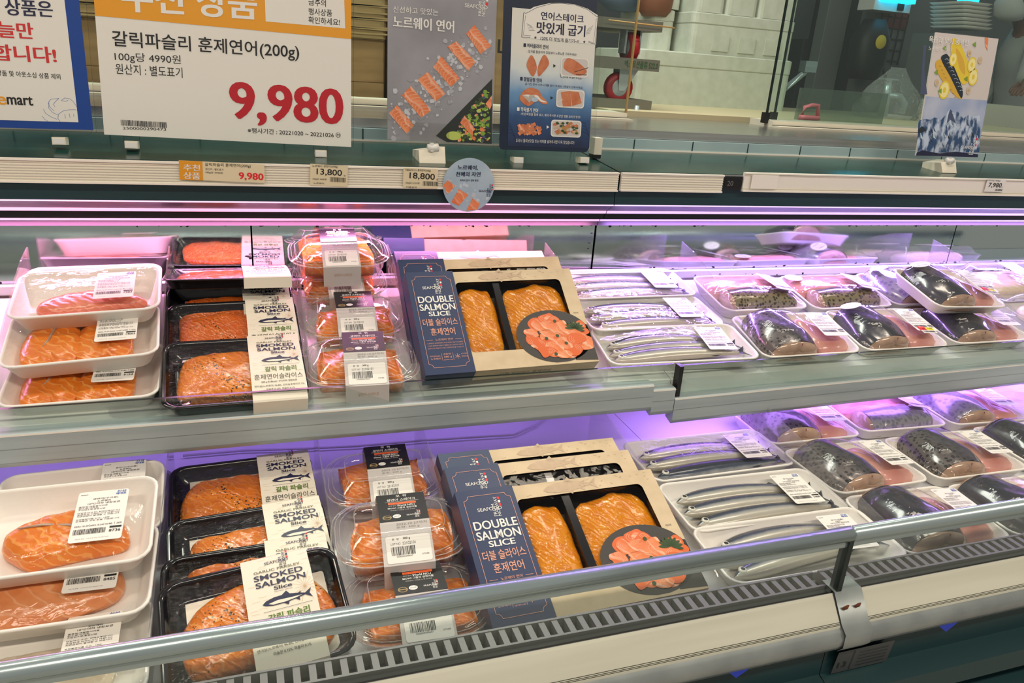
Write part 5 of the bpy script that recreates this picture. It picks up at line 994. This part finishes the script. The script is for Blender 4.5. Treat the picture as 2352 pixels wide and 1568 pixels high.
def Z3(x, y): return (1850+x/4.685, y/4.685)
def acrylic_holder(S, x0, x1, z0, z1, r=.012):
    mb = MB(); lp = lambda y, e: [(px, y, pz) for px, pz, _ in rrect(x1-x0-2*e, z1-z0-2*e, r, 4, 0, (x0+x1)/2, (z0+z1)/2)]
    mb.loft([lp(-.0032, 0), lp(.0032, 0)], 'acrylic_sign', True, True, False); return mb.build('acrylic_holder', S.t)
def foot_clip(S, x, z):
    mb = MB(); mb.box(x-.010, -.012, z-.014, x+.010, .012, z-.002, 'cream'); mb.box(x-.0085, -.0125, z-.013, x+.0085, -.012, z-.004, 'white'); mb.box(x-.012, -.006, z-.004, x+.012, .006, z+.006, 'acrylic_sign'); mb.build('foot_clip', S.t)
def sheet(S, x0, x1, z0, z1, m, y=-.0006): mb = MB(); mb.box(x0, -.0036, z0, x1, -.0034, z1, m); return mb
# crab sale notice, far left
S = Sign('sale_notice', 'white notice in a blue border with red lettering, cut by the left edge', 'sign', (-180, 290), (203, 300), 1.46, 6)
a = S.P(203, 300); acrylic_holder(S, -S.w/2-.01, S.P(213, 303)[0], S.P(140, 310)[1], .42)
mb = MB(); x1 = S.P(199, 150)[0]; mb.box(-S.w/2, -.0040, S.P(150, 297)[1], x1, -.0034, .41, 'blue_frame'); A = S.art(mb, .0040); xi = S.P(181, 277)[0]; A.rect(-S.w/2+.02, S.P(150, 280)[1], xi, .40, 'paper', 1)
S.text('한 상품은', (-34, 33), (124, 41), 38, 'navy_ink', .035); S.text('오늘만', (-44, 84), (80, 91), 38, 'red_ink', .035); S.text('합니다!', (-12, 139), (132, 146), 38, 'red_ink', .035)
S.text('일부 상품 및 아웃소싱 상품 제외', (-34, 172), (141, 183), 13, 'ink', .01); S.text('e', (-4, 240), (17, 241), 19, 'orange_sign', .03); S.text('mart', (19, 240), (78, 243), 21, 'ink', .03)
for pts in (((126, 255), (116, 246), (112, 236), (118, 228), (130, 227), (137, 226), (128, 234), (124, 240), (128, 246)), ((142, 231), (150, 225), (162, 227), (170, 234), (176, 243), (180, 250)), ((142, 231), (152, 233), (158, 230)), ((114, 236), (113, 248), (122, 258), (134, 264)), ((134, 272), (136, 262), (146, 255), (160, 252), (174, 252), (182, 254)), ((101, 250), (106, 260), (118, 268), (132, 274)), ((98, 266), (104, 274), (114, 280)), ((134, 272), (140, 280)), ((150, 262), (152, 272)), ((160, 260), (162, 270)), ((170, 262), (171, 268))): S.line(pts, .8, 'blue_ink', 2)
mb.build('printed_sheet', S.t); foot_clip(S, S.P(138, 318)[0], S.P(138, 312)[1])
# big price sign
S = Sign('price_sign', 'large white price sign reading 9,980 with an orange band across its top', 'sign', (232, 312), (808, 341), 1.46, 6)
acrylic_holder(S, S.P(222, 312)[0], S.P(812, 341)[0], S.P(520, 331)[1], .36, .008)
mb = MB(); x0, x1 = S.P(240, 305)[0], S.P(806, 333)[0]; mb.box(x0, -.0040, S.P(500, 322)[1], x1, -.0034, .35, 'paper'); S.art(mb, .0040)
p, q = S.P(223, 37), S.P(804, 90); S.A.poly([(x0, p[1]), (x1, q[1]), (x1, .35), (x0, .35)], 'orange_sign', 1)
S.text('추천 상품', (283, 27), (590, 47), 78, 'white', .035); S.poly([(610, 50), (792, 66), (788, -60), (606, -70)], 'paper', 2)
for t, a, b in (('금주의', (708, 13), (748, 17)), ('행사상품', (708, 35), (762, 39)), ('확인하세요!', (708, 54), (780, 60))): S.text(t, a, b, 16, 'ink', .012)
S.text('갈릭파슬리 훈제연어(200g)', (260, 112), (687, 141), 42, 'ink', .012); S.text('100g당 4990원', (265, 143), (416, 151), 24, 'ink'); S.text('원산지 : 별도표기', (267, 170), (420, 179), 24, 'ink')
S.text('9,980', (531, 285), (786, 299), 98, 'red', .035)
pa, pb = S.P(279, 288), S.P(384, 293); S.A.barcode(pa[0], pa[1], pb[0], S.P(279, 275)[1], n=44); S.text('2500000290473', (283, 297), (382, 300), 6, 'ink')
S.text('※행사기간 : 20221020 ~ 20221026', (569, 305), (766, 316), 12, 'ink', .005); pc = S.P(776, 310); S.A.ring(pc[0], pc[1], .0042, .0006, 'ink', 3); S.text('M', (773, 313), (779, 313.5), 6, 'ink')
mb.build('printed_sheet', S.t); foot_clip(S, S.P(303, 325)[0], S.P(303, 321)[1]); foot_clip(S, S.P(736, 345)[0], S.P(736, 342)[1])
plain('ice_mid', (.42, .43, .48), .3)
# salmon poster on a clip stand
def clip_stand(S, x, z, w=.046, side=1):
    mb = MB(); mb.add([(x-w/2, -.035, z-.036), (x+w/2, -.035, z-.036), (x+w/2, .03, z-.036), (x-w/2, .03, z-.036), (x-w/2, -.025, z-.012), (x+w/2, -.025, z-.004), (x+w/2, .03, z-.004), (x-w/2, .03, z-.012)], [(3, 2, 1, 0), (4, 5, 6, 7), (0, 1, 5, 4), (1, 2, 6, 5), (2, 3, 7, 6), (3, 0, 4, 7)], 'cream'); mb.tube([(x-.008, -.026, z-.008), (x+.012, -.026, z-.006)], .0075, 'white', 12); o = mb.build('clip_stand', S.t)
    mb = MB(); mb.box(x-.004, -.032, z-.014, x+.002, -.022, z+.002, 'white'); mb.build('thumb_screw', o)
    mb = MB(); mb.box(x-.038, -.0062, z-.008, x+.038, -.0050, z+.038, 'acrylic_sign'); mb.build('clear_jaw', o)
S = Sign('salmon_poster', 'grey poster of six salmon portions on ice, held in a white clip stand', 'poster', (889, 320), (1128, 331), 1.46, 6)
mb = MB(); mb.box(-S.w/2, -.0040, 0, S.w/2, .0, .297, 'slate'); A = S.art(mb, .0040)
S.text('신선하고 맛있는', (902, 29), (1005, 37), 15, 'white', .0); S.text('노르웨이 연어', (902, 64), (1041, 76), 28, 'white', .03); p, q = S.P(1066, 17), S.P(1118, 22); A.logo(p[0], p[1], q[0]-p[0])
r = random.Random(8)
for i in range(320):
    t = r.random(); x, y = 900+t*225+r.gauss(0, 26), 292-t*215+r.gauss(0, 22)
    if not (893 < x < 1124 and 40 < y < 318): continue
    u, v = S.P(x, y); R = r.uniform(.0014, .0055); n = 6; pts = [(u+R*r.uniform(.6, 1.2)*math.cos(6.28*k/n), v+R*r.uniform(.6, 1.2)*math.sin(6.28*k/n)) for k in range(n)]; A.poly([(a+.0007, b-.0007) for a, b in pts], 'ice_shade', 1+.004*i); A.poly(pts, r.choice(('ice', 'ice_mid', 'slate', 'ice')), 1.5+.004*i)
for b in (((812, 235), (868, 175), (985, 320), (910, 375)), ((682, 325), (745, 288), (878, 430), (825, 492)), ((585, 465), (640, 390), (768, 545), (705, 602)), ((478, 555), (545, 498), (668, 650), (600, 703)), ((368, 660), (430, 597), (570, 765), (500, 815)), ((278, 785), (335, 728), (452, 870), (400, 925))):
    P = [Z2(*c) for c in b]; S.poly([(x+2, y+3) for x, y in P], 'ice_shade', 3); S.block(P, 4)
S.poly([(1129, 181), (1128, 330), (1025, 326), (1000, 312)], 'salad_dark', 2)
def in_salad(x, y): return True
u0, u1 = S.P(1030, 325), S.P(1126, 215); r = random.Random(3)
for i in range(420):
    a, b = r.random(), r.random()
    if b > a*1.05+.10: continue
    x, y = u0[0]+.004+(u1[0]-u0[0]-.006)*a, u0[1]+.003+(u1[1]-u0[1])*b; R = r.uniform(.0025, .006); k = 6; A.poly([(min(S.w/2-.0004, x+R*r.uniform(.6, 1.2)*math.cos(6.28*j/k)), max(.0006, y+R*r.uniform(.4, 1.)*math.sin(6.28*j/k))) for j in range(k)], r.choice(('leaf', 'leaf_light', 'leaf_dark', 'leaf', 'leaf_dark', 'salad_dark', 'salmon_print', 'cloth_blue')), 3+.006*i)
S.block([Z2(770, 850), Z2(800, 800), Z2(865, 880), Z2(855, 945)], 6, 4); S.block([Z2(945, 720), Z2(990, 660), Z2(988, 730), Z2(975, 760)], 6, 3); S.disc(*Z2(725, 940), 17, 'leaf_light', 6, .55)
mb.build('poster_board', S.t); px0, pz0 = S.P(985, 330); clip_stand(S, px0, pz0, .05)
# steak recipe poster
S = Sign('recipe_poster', 'navy framed salmon steak recipe poster in a clear acrylic stand', 'poster', (1145, 343), (1349, 350), 1.46, 6)
acrylic_holder(S, S.P(1133, 345)[0], S.P(1364, 352)[0], S.P(1250, 356)[1], .325, .012)
mb = MB(); mb.loft([[(px, y, pz) for px, pz, _ in rrect(S.w, .318, .008, 3, 0, 0, .159)] for y in (-.0034, -.0040)], 'navy_frame', True, True, False); A = S.art(mb, .0040)
mb.build('printed_sheet', S.t) if False else None
gm = MB(); Sx0, Sx1 = S.P(1169, 200)[0], S.P(1359, 206)[0]; z0g, z1g = S.P(1250, 338)[1], S.P(1280, 28)[1]; gm.add([(Sx0, -.0043, z0g), (Sx1, -.0043, z0g), (Sx1, -.0043, z1g), (Sx0, -.0043, z1g)], [(0, 1, 2, 3)], 'poster_print')
A.E = .00010; A.to3 = lambda x, y, h: (x, -.0043-h, y)
arch = [Z2(1200, 262), Z2(1212, 92), Z2(1280, 50), Z2(1380, 26), Z2(1460, 22), Z2(1560, 32), Z2(1650, 62), Z2(1722, 108), Z2(1708, 310)]
S.poly(arch, 'paper', 1); S.line([Z2(1255, 262), Z2(1195, 258), Z2(1210, 90), Z2(1225, 95), Z2(1300, 55), Z2(1400, 28), Z2(1470, 25), Z2(1570, 38), Z2(1650, 68), Z2(1715, 118), Z2(1724, 112), Z2(1702, 306), Z2(1655, 296)], .8, 'navy_ink', 2); S.line([Z2(1258, 250), Z2(1207, 246), Z2(1222, 108)], .6, 'navy_ink', 2); S.line([Z2(1712, 130), Z2(1692, 296), Z2(1655, 288)], .6, 'navy_ink', 2)
for k in range(5): S.line([Z2(1228+k*4, 165+k*12), Z2(1262+k*6, 180+k*8)], .5, 'navy_ink', 2); S.line([Z2(1650-k*3, 205+k*8), Z2(1690-k*6, 180+k*14)], .5, 'navy_ink', 2)
S.text('연어스테이크', Z2(1328, 138), Z2(1622, 164), 19, 'navy_ink', .02); S.text('맛있게 굽기', Z2(1298, 232), Z2(1632, 258), 27, 'navy_ink', .035); S.text('120% 더 맛있게 즐기기~!!', Z2(1325, 280), Z2(1590, 302), 9, 'navy_ink', .015)
for q in ((1290, 262), (1628, 292)): u = S.P(*Z2(*q)); A.star(u[0], u[1], .0032, 'navy_ink')
for hd, a, b, sub, c, d, mt in (('■ 버터플라이 연어', (1208, 328), (1378, 344), ': 집게를 활용하여 껍질부터 노릇노릇 구워주세요!', (1232, 366), (1575, 390), 'navy_ink'), ('■ 말발굽형 연어', (1185, 560), (1333, 574), ': 굽기전 먼저 이쑤시개를 꽂아 주세요! (뱃살이 안부서져요)', (1210, 592), (1618, 620), 'navy_ink'), ('■ 깍둑썰기 연어', (1163, 770), (1308, 782), ': 버섯/피망을 함께 넣고, 볶아 주시면 초간단 명품 요리가 탄생!', (1185, 798), (1600, 822), 'white')):
    S.text(hd, Z2(*a), Z2(*b), 10, mt, .02); S.text(sub, Z2(*c), Z2(*d), 6.5, mt)
S.text('조리시 올리브오일 또는 버터를 넣어주시면 더욱 맛있습니다!', Z2(1155, 984), Z2(1558, 1000), 8, 'white')
for k, pts in enumerate((((1265, 382), (1230, 440), (1242, 490), (1275, 530), (1300, 465)), ((1350, 380), (1308, 465), (1312, 528), (1345, 500), (1385, 440)))): S.poly([Z2(*p) for p in pts], 'meat_print', 3, True)
S.poly([Z2(*p) for p in ((1182, 690), (1200, 640), (1250, 608), (1310, 625), (1335, 665), (1378, 715), (1340, 720), (1300, 700), (1240, 735))], 'meat_print', 3, True); S.poly([Z2(*p) for p in ((1200, 662), (1236, 668), (1250, 712), (1244, 665), (1300, 660), (1330, 690), (1370, 708), (1330, 705), (1290, 672), (1240, 655))], 'paper', 4, True); S.disc(*Z2(1285, 690), 8, 'poster_blue', 5, .6)
for x0, y0, x1, y1, mt in ((1462, 408, 1660, 528, 'paper'), (1432, 628, 1632, 742, 'paper'), (1395, 838, 1610, 945, 'paper')): p, q = S.P(*Z2(x0, y1)), S.P(*Z2(x1, y0)); A.rrect(p[0], p[1], q[0], q[1], .006, mt, 3); A.rrect(p[0]+.002, p[1]+.002, q[0]-.002, q[1]-.002, .006, 'band_grey', 3.5)
S.poly([Z2(*p) for p in ((1485, 470), (1510, 405), (1580, 430), (1645, 495), (1600, 525), (1540, 510))], 'meat_print', 5, True); S.line([Z2(1560, 500), Z2(1655, 470)], 1.2, 'ink', 6); S.line([Z2(1570, 515), Z2(1645, 520)], 1.2, 'ink', 6)
S.poly([Z2(*p) for p in ((1465, 640), (1530, 630), (1540, 735), (1480, 738))], 'meat_print', 5); S.poly([Z2(*p) for p in ((1530, 632), (1590, 640), (1610, 715), (1545, 735))], 'meat_print', 5); S.line([Z2(1440, 708), Z2(1480, 690)], .8, 'paper', 6)
r = random.Random(5)
for i in range(40): x, y = 1250+r.uniform(-72, 72), 890+r.uniform(-32, 36); R = 17; a0 = r.random(); S.poly([Z2(x+R*math.cos(a0+1.57*k), y+R*math.sin(a0+1.57*k)) for k in range(4)], r.choice(('meat_print', 'salmon_print', 'meat_print')), 3+i*.1)
for i in range(60): x, y = 1500+r.uniform(-80, 80), 888+r.uniform(-36, 36); S.poly([Z2(x+13*math.cos(1.2*k), y+10*math.sin(1.2*k)) for k in range(5)], r.choice(('meat_print', 'grill_brown', 'meat_print', 'kraft_dark', 'leaf_dark')), 5+i*.05)
for x, y, mt in ((1422, 457, 'ink'), (1403, 678, 'ink'), (1376, 880, 'white')): S.poly([Z2(x-8, y-12), Z2(x+10, y), Z2(x-8, y+12)], mt, 4)
S.text('집게로 꾹 눌러 주세요!', Z2(1480, 540), Z2(1610, 552), 4, 'navy_ink'); S.line([Z2(1462, 510), Z2(1465, 535), Z2(1478, 540)], .7, 'navy_ink')
for cx, sg in ((1100, 1), (1620, 1)):
    for k in range(4): u = S.P(*Z2(cx, 870)); R = .006+.004*k; A.line([(u[0]+R*math.cos(q*.3), u[1]-.01*k+R*math.sin(q*.3)) for q in range(11)], .0005, 'navy_ink', 2)
o = mb.build('printed_sheet', S.t); g_ = gm.build('gradient_print', o) if False else None
for u in (1187, 1338): foot_clip(S, S.P(u, 362)[0], S.P(u, 358)[1])
# the poster's printed ground is its own flat part
gm.mats = ['poster_gradient'] ; gm.build('printed_ground', S.t)
mb = MB(); p = onY(1372, 330, 1.50); mb.box(p.x-.008, 1.496, p.z-.022, p.x+.010, 1.52, p.z+.012, 'cream'); mb.box(p.x-.008, 1.4955, p.z-.030, p.x+.009, 1.52, p.z-.022, 'black'); solo('sign_clip', mb, 'small white clip standing behind the lower right corner of the recipe poster', 'clip')
# mackerel poster
S = Sign('mackerel_poster', 'narrow poster of grilled mackerel above snowy mountains, held in a white clip stand', 'poster', (2101, 357), (2240, 362), 1.50, 6)
H = S.P(2190, 79)[1]; mb = MB(); mb.box(-S.w/2, -.0045, 0, S.w/2, .0, H, 'plate_pale'); A = S.art(mb, .0045)
yb = S.P(2180, 225)[1]; A.rect(-S.w/2, 0, S.w/2, yb, 'sky_print', 1)
S.poly([(2117.5, 104), (2124, 104), (2119, 160), (2126, 217), (2110, 216)], 'cloth_blue', 2); S.poly([(2258, 86), (2266, 88), (2264, 118), (2258, 104)], 'salmon_print', 2)
W2 = lambda pts: [Z3(*p) for p in pts]
S.poly(W2([(1560, 420), (1640, 460), (1740, 700), (1745, 850), (1690, 910), (1650, 880), (1580, 720), (1545, 560)]), 'lemon', 3, True); S.poly(W2([(1600, 520), (1680, 640), (1700, 800), (1640, 740)]), 'grill_gold', 3.5, True)
S.poly(W2([(1378, 690), (1440, 640), (1500, 720), (1650, 1040), (1600, 1035), (1440, 850)]), 'grill_gold', 4, True); S.poly(W2([(1440, 640), (1482, 585), (1525, 610), (1610, 790), (1670, 960), (1668, 1045), (1640, 1035), (1540, 830)]), 'steel_blue', 5, True)
for k in range(9): x, y = 1480+k*20, 640+k*42; S.line(W2([(x, y), (x+25, y-8), (x+40, y+12)]), .7, 'pale_blue', 6); S.line(W2([(x-60, y+70), (x-40, y+75)]), .9, 'grill_brown', 6)
for x, y, R in ((1570, 640, 9), (1785, 830, 11), (1770, 700, 10), (1475, 970, 12)): u = Z3(x, y); S.disc(*u, R, 'lemon', 7, 1.3); S.disc(*u, R*.8, 'lemon_light', 7.3, 1.3); S.disc(*u, R*.3, 'lemon', 7.6, 1.3)
for x, y in ((1480, 520), (1390, 780), (1800, 480), (1710, 850), (1430, 980)): S.poly([Z3(x+28*math.cos(k*1.05)*(1 if k % 2 else .5), y+34*math.sin(k*1.05)*(1 if k % 2 else .5)) for k in range(6)], 'leaf', 8)
for x, y in ((1745, 575), (1860, 650), (1735, 975), (1395, 890)): S.disc(*Z3(x, y), 5, 'kraft', 8, 1.2); S.disc(*Z3(x, y), 3, 'kraft_dark', 8.5, 1.)
S.poly(W2([(1198, 1300), (1270, 1278), (1330, 1290), (1370, 1262), (1440, 1292), (1490, 1235), (1540, 1165), (1575, 1215), (1620, 1200), (1680, 1275), (1745, 1230), (1800, 1255), (1862, 1238), (1862, 1500), (1850, 1640), (1180, 1640)]), 'mountain', 3)
S.poly(W2([(1190, 1400), (1235, 1355), (1290, 1400), (1200, 1440)]), 'steel_blue', 4); S.poly(W2([(1180, 1640), (1240, 1615), (1420, 1650), (1600, 1630), (1840, 1660), (1835, 1690), (1170, 1672)]), 'navy_ink', 4)
r = random.Random(12)
for k in range(26):
    x, y = r.uniform(1215, 1840), r.uniform(1300, 1560); q = r.uniform(14, 46); S.poly(W2([(x, y-q), (x+q*.8, y+q*.9), (x+q*.1, y+q*.5)]), r.choice(('steel_blue', 'pale_blue', 'cloth_blue')), 3.6+.01*k)
S.poly(W2([(1540, 1168), (1570, 1240), (1600, 1330), (1540, 1290), (1500, 1330), (1520, 1230)]), 'cloth_blue', 3.5)
S.text('육즙과 맛이 풍부한', (2128, 97), (2219, 106), 15, 'white', .02, 10); S.text('노르웨이 고등어', (2128, 116), (2181, 121), 10, 'white', 0, 10); p, q = S.P(2203, 341), S.P(2236, 343); A.logo(p[0], p[1], q[0]-p[0], 'white', 'red_bright', 6)
mb.build('poster_board', S.t); px0, pz0 = S.P(2160, 362); clip_stand(S, px0, pz0, .046)
# ---------------------------------------------------------------- price tags in the rails, round sticker
class Tag(Sign): pass
def ticket(label, bl, br, tl, m='label_paper', name='price_ticket', Y=1.3735, lean=0):
    S = Tag(name, label, 'price ticket' if name == 'price_ticket' else 'sticker', bl, br, Y, lean); h = S.P(*tl)[1]; mb = MB(); mb.box(-S.w/2, -.0008, 0, S.w/2, 0, h, m); S.art(mb, .0008); S.h = h; S.mb = mb; return S
plain('ticket_cream', (.80, .70, .48), .4)
S = ticket('promotional price ticket with an orange square, priced 9,980', (413, 412), (608, 420), (413, 368), 'ticket_cream'); xo = S.P(466, 400)[0]; S.A.rect(-S.w/2, 0, xo, S.h, 'orange_sign', 1)
S.text('추천', (422, 391), (460, 393), 15, 'white', .03); S.text('상품', (422, 410), (460, 412), 16, 'white', .03); S.text('갈릭파슬리 훈제연어(200g)', (471, 382), (576, 386), 9); S.text('원산지 : 별도표기', (472, 390), (513, 392), 5); S.text('100g당 4990원', (472, 398), (512, 400), 5); S.text('9,980', (549, 413), (605, 416), 18, 'red_bright', .03); S.mb.build('ticket_card', S.t)
for lab, bl, br, tl, nm, n2, pr in (('cream price ticket reading 13,800 in the ribbed rail', (712, 425), (798, 429), (714, 376), '노르웨이 생연어(300g)', '100g당 4,600원', '13,800'), ('cream price ticket reading 18,800 beside the round sticker', (925, 430), (1004, 433), (927, 385), '더블슬라이스 훈제연어(360g)', '100g당 5,222원', '18,800')):
    S = ticket(lab, bl, br, tl, 'ticket_cream'); x0, y0 = tl; S.text(nm, (x0+3, y0+8), (x0+62, y0+10), 6, 'ink', .0); S.text(pr, (x0+13, y0+26), (x0+71, y0+30), 16, 'ink', .015); S.text('원', (x0+75, y0+29), (x0+79, y0+29.5), 4); S.text(n2, (x0+4, y0+37), (x0+36, y0+38.5), 5); p, q = S.P(x0+44, y0+41), S.P(x0+80, y0+32); S.A.barcode(p[0], p[1], q[0], q[1], n=18); S.text(nm[:4], (x0+6, y0+46), (x0+30, y0+47), 4); S.mb.build('ticket_card', S.t)
S = ticket('small white price ticket reading 7,980 in the right rail', (2260, 440), (2303, 441), (2261, 410)); S.text('가자미(100g)', (2263, 416), (2296, 417), 4); S.text('7,980', (2268, 431), (2298, 432), 12, 'ink', .012); S.text('원', (2299, 431), (2301, 431), 3); p, q = S.P(2284, 438), S.P(2302, 434); S.A.barcode(p[0], p[1], q[0], q[1], n=12); S.mb.build('ticket_card', S.t)
S = ticket('blank white card at the left end of the right rail', (1723, 433), (1783, 434), (1723, 401), 'rail_white'); S.mb.build('ticket_card', S.t)
S = Tag('round_sticker', 'round blue salmon sticker hanging over the front of the canopy', 'sticker', (1018, 484), (1138, 488), 1.3715, 0)
c = S.P(1077, 425); Rr = (S.P(1136, 427)[0]-S.P(1018, 423)[0])/2; mb = MB(); mb.loft([[(c[0]+Rr*math.cos(6.2832*k/40), y, c[1]+Rr*math.sin(6.2832*k/40)) for k in range(40)] for y in (0, -.0006)], 'poster_blue', True, True, False); A = S.art(mb, .0006)
Z4 = lambda x, y: (1000+x/10.456, 350+y/10.456); r = random.Random(2)
def clipc(pts):
    o = []
    for p in pts:
        u = S.P(*Z4(*p)); dx, dy = u[0]-c[0], u[1]-c[1]; l = math.hypot(dx, dy); k = min(1, Rr*.985/l) if l else 1; o.append((c[0]+dx*k, c[1]+dy*k))
    return o
for i in range(46):
    x, y = r.uniform(200, 1300), 0; y = 640+(x-200)*.55+r.gauss(0, 130)
    u = S.P(*Z4(x, y))
    if math.hypot(u[0]-c[0], u[1]-c[1]) > Rr*.9: continue
    R = r.uniform(.0015, .004); A.poly([(u[0]+R*math.cos(6.28*k/6)*r.uniform(.6, 1.2), u[1]+R*math.sin(6.28*k/6)*r.uniform(.6, 1.2)) for k in range(6)], r.choice(('ice', 'pale_blue')), 1+.01*i)
for b in (((190, 770), (290, 665), (470, 800), (280, 1010)), ((380, 1190), (560, 870), (780, 1020), (560, 1280)), ((740, 1390), (890, 1100), (1070, 1210), (1010, 1385))): A.block(clipc([b[1], b[2], b[3], b[0]]), 3, 6)
S.text('노르웨이,', Z4(530, 415), Z4(1015, 425), 11, 'navy_ink', .03); S.text('천혜의 자연', Z4(485, 575), Z4(1075, 580), 11, 'navy_ink', .03); S.text('최적의 연어 생태 환경', Z4(585, 693), Z4(1025, 697), 5, 'navy_ink', .01); p, q = S.P(*Z4(1038, 945)), S.P(*Z4(1358, 945)); A.logo(p[0], p[1], q[0]-p[0], 'navy_ink', 'red_bright', 5); mb.build('sticker_disc', S.t)
# ---------------------------------------------------------------- people and bundles in the preparation room
def body_loft(mb, path, m, n=16):
    """rings (centre, half-width, half-depth, axis tilt about y) joined into one skin"""
    L = []
    for (x, y, z), a, b, t in path: L.append([(x+a*math.cos(q)*math.cos(t), y+b*math.sin(q), z-a*math.cos(q)*math.sin(t)) for q in (6.2832*k/n for k in range(n))])
    mb.loft(L, m, True, True)
Yp = 3.05; hp = onY(2338, 2, Yp); t = thing('person', 'person in a pale grey coat and white face mask, bending at the right edge', 'person', (hp.x+.25, Yp, -1.45)); o = t.location; H = lambda dx_, dy, dz: (hp.x+dx_-o.x, Yp+dy-o.y, hp.z+dz-o.z)
mb = MB()          # head, neck and body as one skin; the head leans to the left
body_loft(mb, [((0.06, .05, 0), .17, .11, 0), ((.06, .05, .80), .17, .12, 0), (H(.36, .05, -.42), .19, .13, -.2), (H(.30, .04, -.25), .20, .13, -.35), (H(.20, .03, -.15), .17, .11, -.6), (H(.13, .02, -.095), .062, .06, -.8), (H(.085, .01, -.05), .058, .06, -.7), (H(.02, .0, -.065), .055, .062, -.3), (H(-.005, 0, -.03), .085, .075, -.2), (H(.015, 0, .04), .098, .08, -.2), (H(.03, 0, .10), .085, .075, -.2), (H(.04, 0, .135), .03, .03, -.2)], 'skin')
mb.loft([[H(-.085-.022*(1-k)+.018*k*math.cos(q), .014*k*math.sin(q), .02+.022*k*math.sin(q)*.4) for q in (6.2832*j/8 for j in range(8))] for k in (1, .6, .1)], 'skin', False, True); mb.tube([H(.05, -.078, .03), H(.055, -.086, .01), H(.045, -.078, -.015)], .012, 'skin'); b = mb.build('body', t)
mb = MB(); body_loft(mb, [(H(.055, .01, .03), .082, .088, -.5), (H(.05, .008, .075), .098, .090, -.4), (H(.045, .0, .125), .075, .075, -.2), (H(.045, 0, .155), .03, .03, -.2)], 'hair_dark'); mb.build('hair', t)
mb = MB(); body_loft(mb, [(H(-.085, -.01, .012), .02, .05, -.2), (H(-.075, -.012, -.01), .050, .066, -.3), (H(-.048, -.012, -.055), .062, .072, -.35), (H(-.015, -.01, -.088), .04, .05, -.3)], 'mask_white'); mb.build('face_mask', t)
mb = MB(); body_loft(mb, [((.06, .05, .45), .24, .17, 0), ((.06, .05, .85), .22, .16, 0), (H(.36, .05, -.42), .23, .16, -.2), (H(.30, .04, -.25), .235, .155, -.35), (H(.21, .03, -.15), .19, .13, -.55), (H(.145, .02, -.10), .085, .08, -.75)], 'coat_white')
mb.tube([H(.14, -.10, -.15), H(-.02, -.20, -.28), H(-.14, -.28, -.36)], [.085, .062, .046], 'coat_white', 12); mb.tube([H(.34, .16, -.18), H(.20, .22, -.36), H(.05, .12, -.46)], [.085, .062, .046], 'coat_white', 12); mb.build('coat', t)
mb = MB(); mb.loft([[H(-.145-.02*k+0, -.285-.01*k+.028*math.cos(q)*(1-.25*k), -.365-.012*k+.02*math.sin(q)*(1-.2*k)) for q in (6.2832*j/10 for j in range(10))] for k in (0, 1, 2, 3)], 'skin', True, True)
for k in range(4): mb.tube([H(-.20, -.345+.017*k, -.398), H(-.235+.004*abs(k-1.5), -.352+.017*k, -.408), H(-.255+.007*abs(k-1.5), -.354+.017*k, -.43)], [.0085, .008, .006], 'skin', 8)
mb.tube([H(-.165, -.268, -.378), H(-.19, -.258, -.40), H(-.205, -.262, -.418)], [.010, .009, .006], 'skin', 8); mb.build('hand', t)
p = onY(1502, 38, 2.75); mb = MB(); mb.loft([rrect(.085, .08, .03, 4, 0, 0, 0), rrect(.115, .11, .045, 4, .02), rrect(.125, .12, .05, 4, .07), rrect(.10, .10, .04, 4, .13), rrect(.05, .05, .02, 4, .17)], 'skin', True, True); o = mb.build('brown_sack', None, (p.x, 2.75, p.z)); tag(o, 'dark brown sack standing behind the dolly stack at the top edge', 'sack')
p = onY(1516, 118, 2.95); mb = MB(); mb.box(-.02, 0, 0, .05, .2, .34, 'crate_blue'); mb.box(-.025, -.006, .10, .055, 0, .12, 'crate_blue'); mb.box(-.025, -.006, .30, .055, 0, .33, 'crate_blue'); o = mb.build('blue_crate', None, (p.x, 2.95, p.z)); tag(o, 'violet blue plastic crate between the dolly stack and the foam boxes', 'crate')
p = onY(1428, 26, 2.9); mb = MB(); mb.loft([rrect(.10, .10, .04, 4, 0), rrect(.19, .14, .06, 4, .03), rrect(.22, .16, .07, 4, .14), rrect(.18, .14, .06, 4, .26)], 'apron_blue', True, True); o = mb.build('blue_bundle', None, (p.x, 2.9, p.z)); tag(o, 'blue grey cloth bundle behind the dolly at the top edge, left of the brown sack', 'bundle')
mb = MB(); mb.box(.75, 3.31, -1.45, 1.45, 3.33, .5, 'kitchen_grey'); solo('partition', mb, 'grey partition panel behind the dollies', 'partition')
# ---------------------------------------------------------------- lift everything onto the shop floor
for o in list(COL.objects):
    if o.parent is None and o.type in {'MESH', 'EMPTY'}: o.location.z += ZO
bpy.data.objects.remove(_to); bpy.data.curves.remove(_tc)
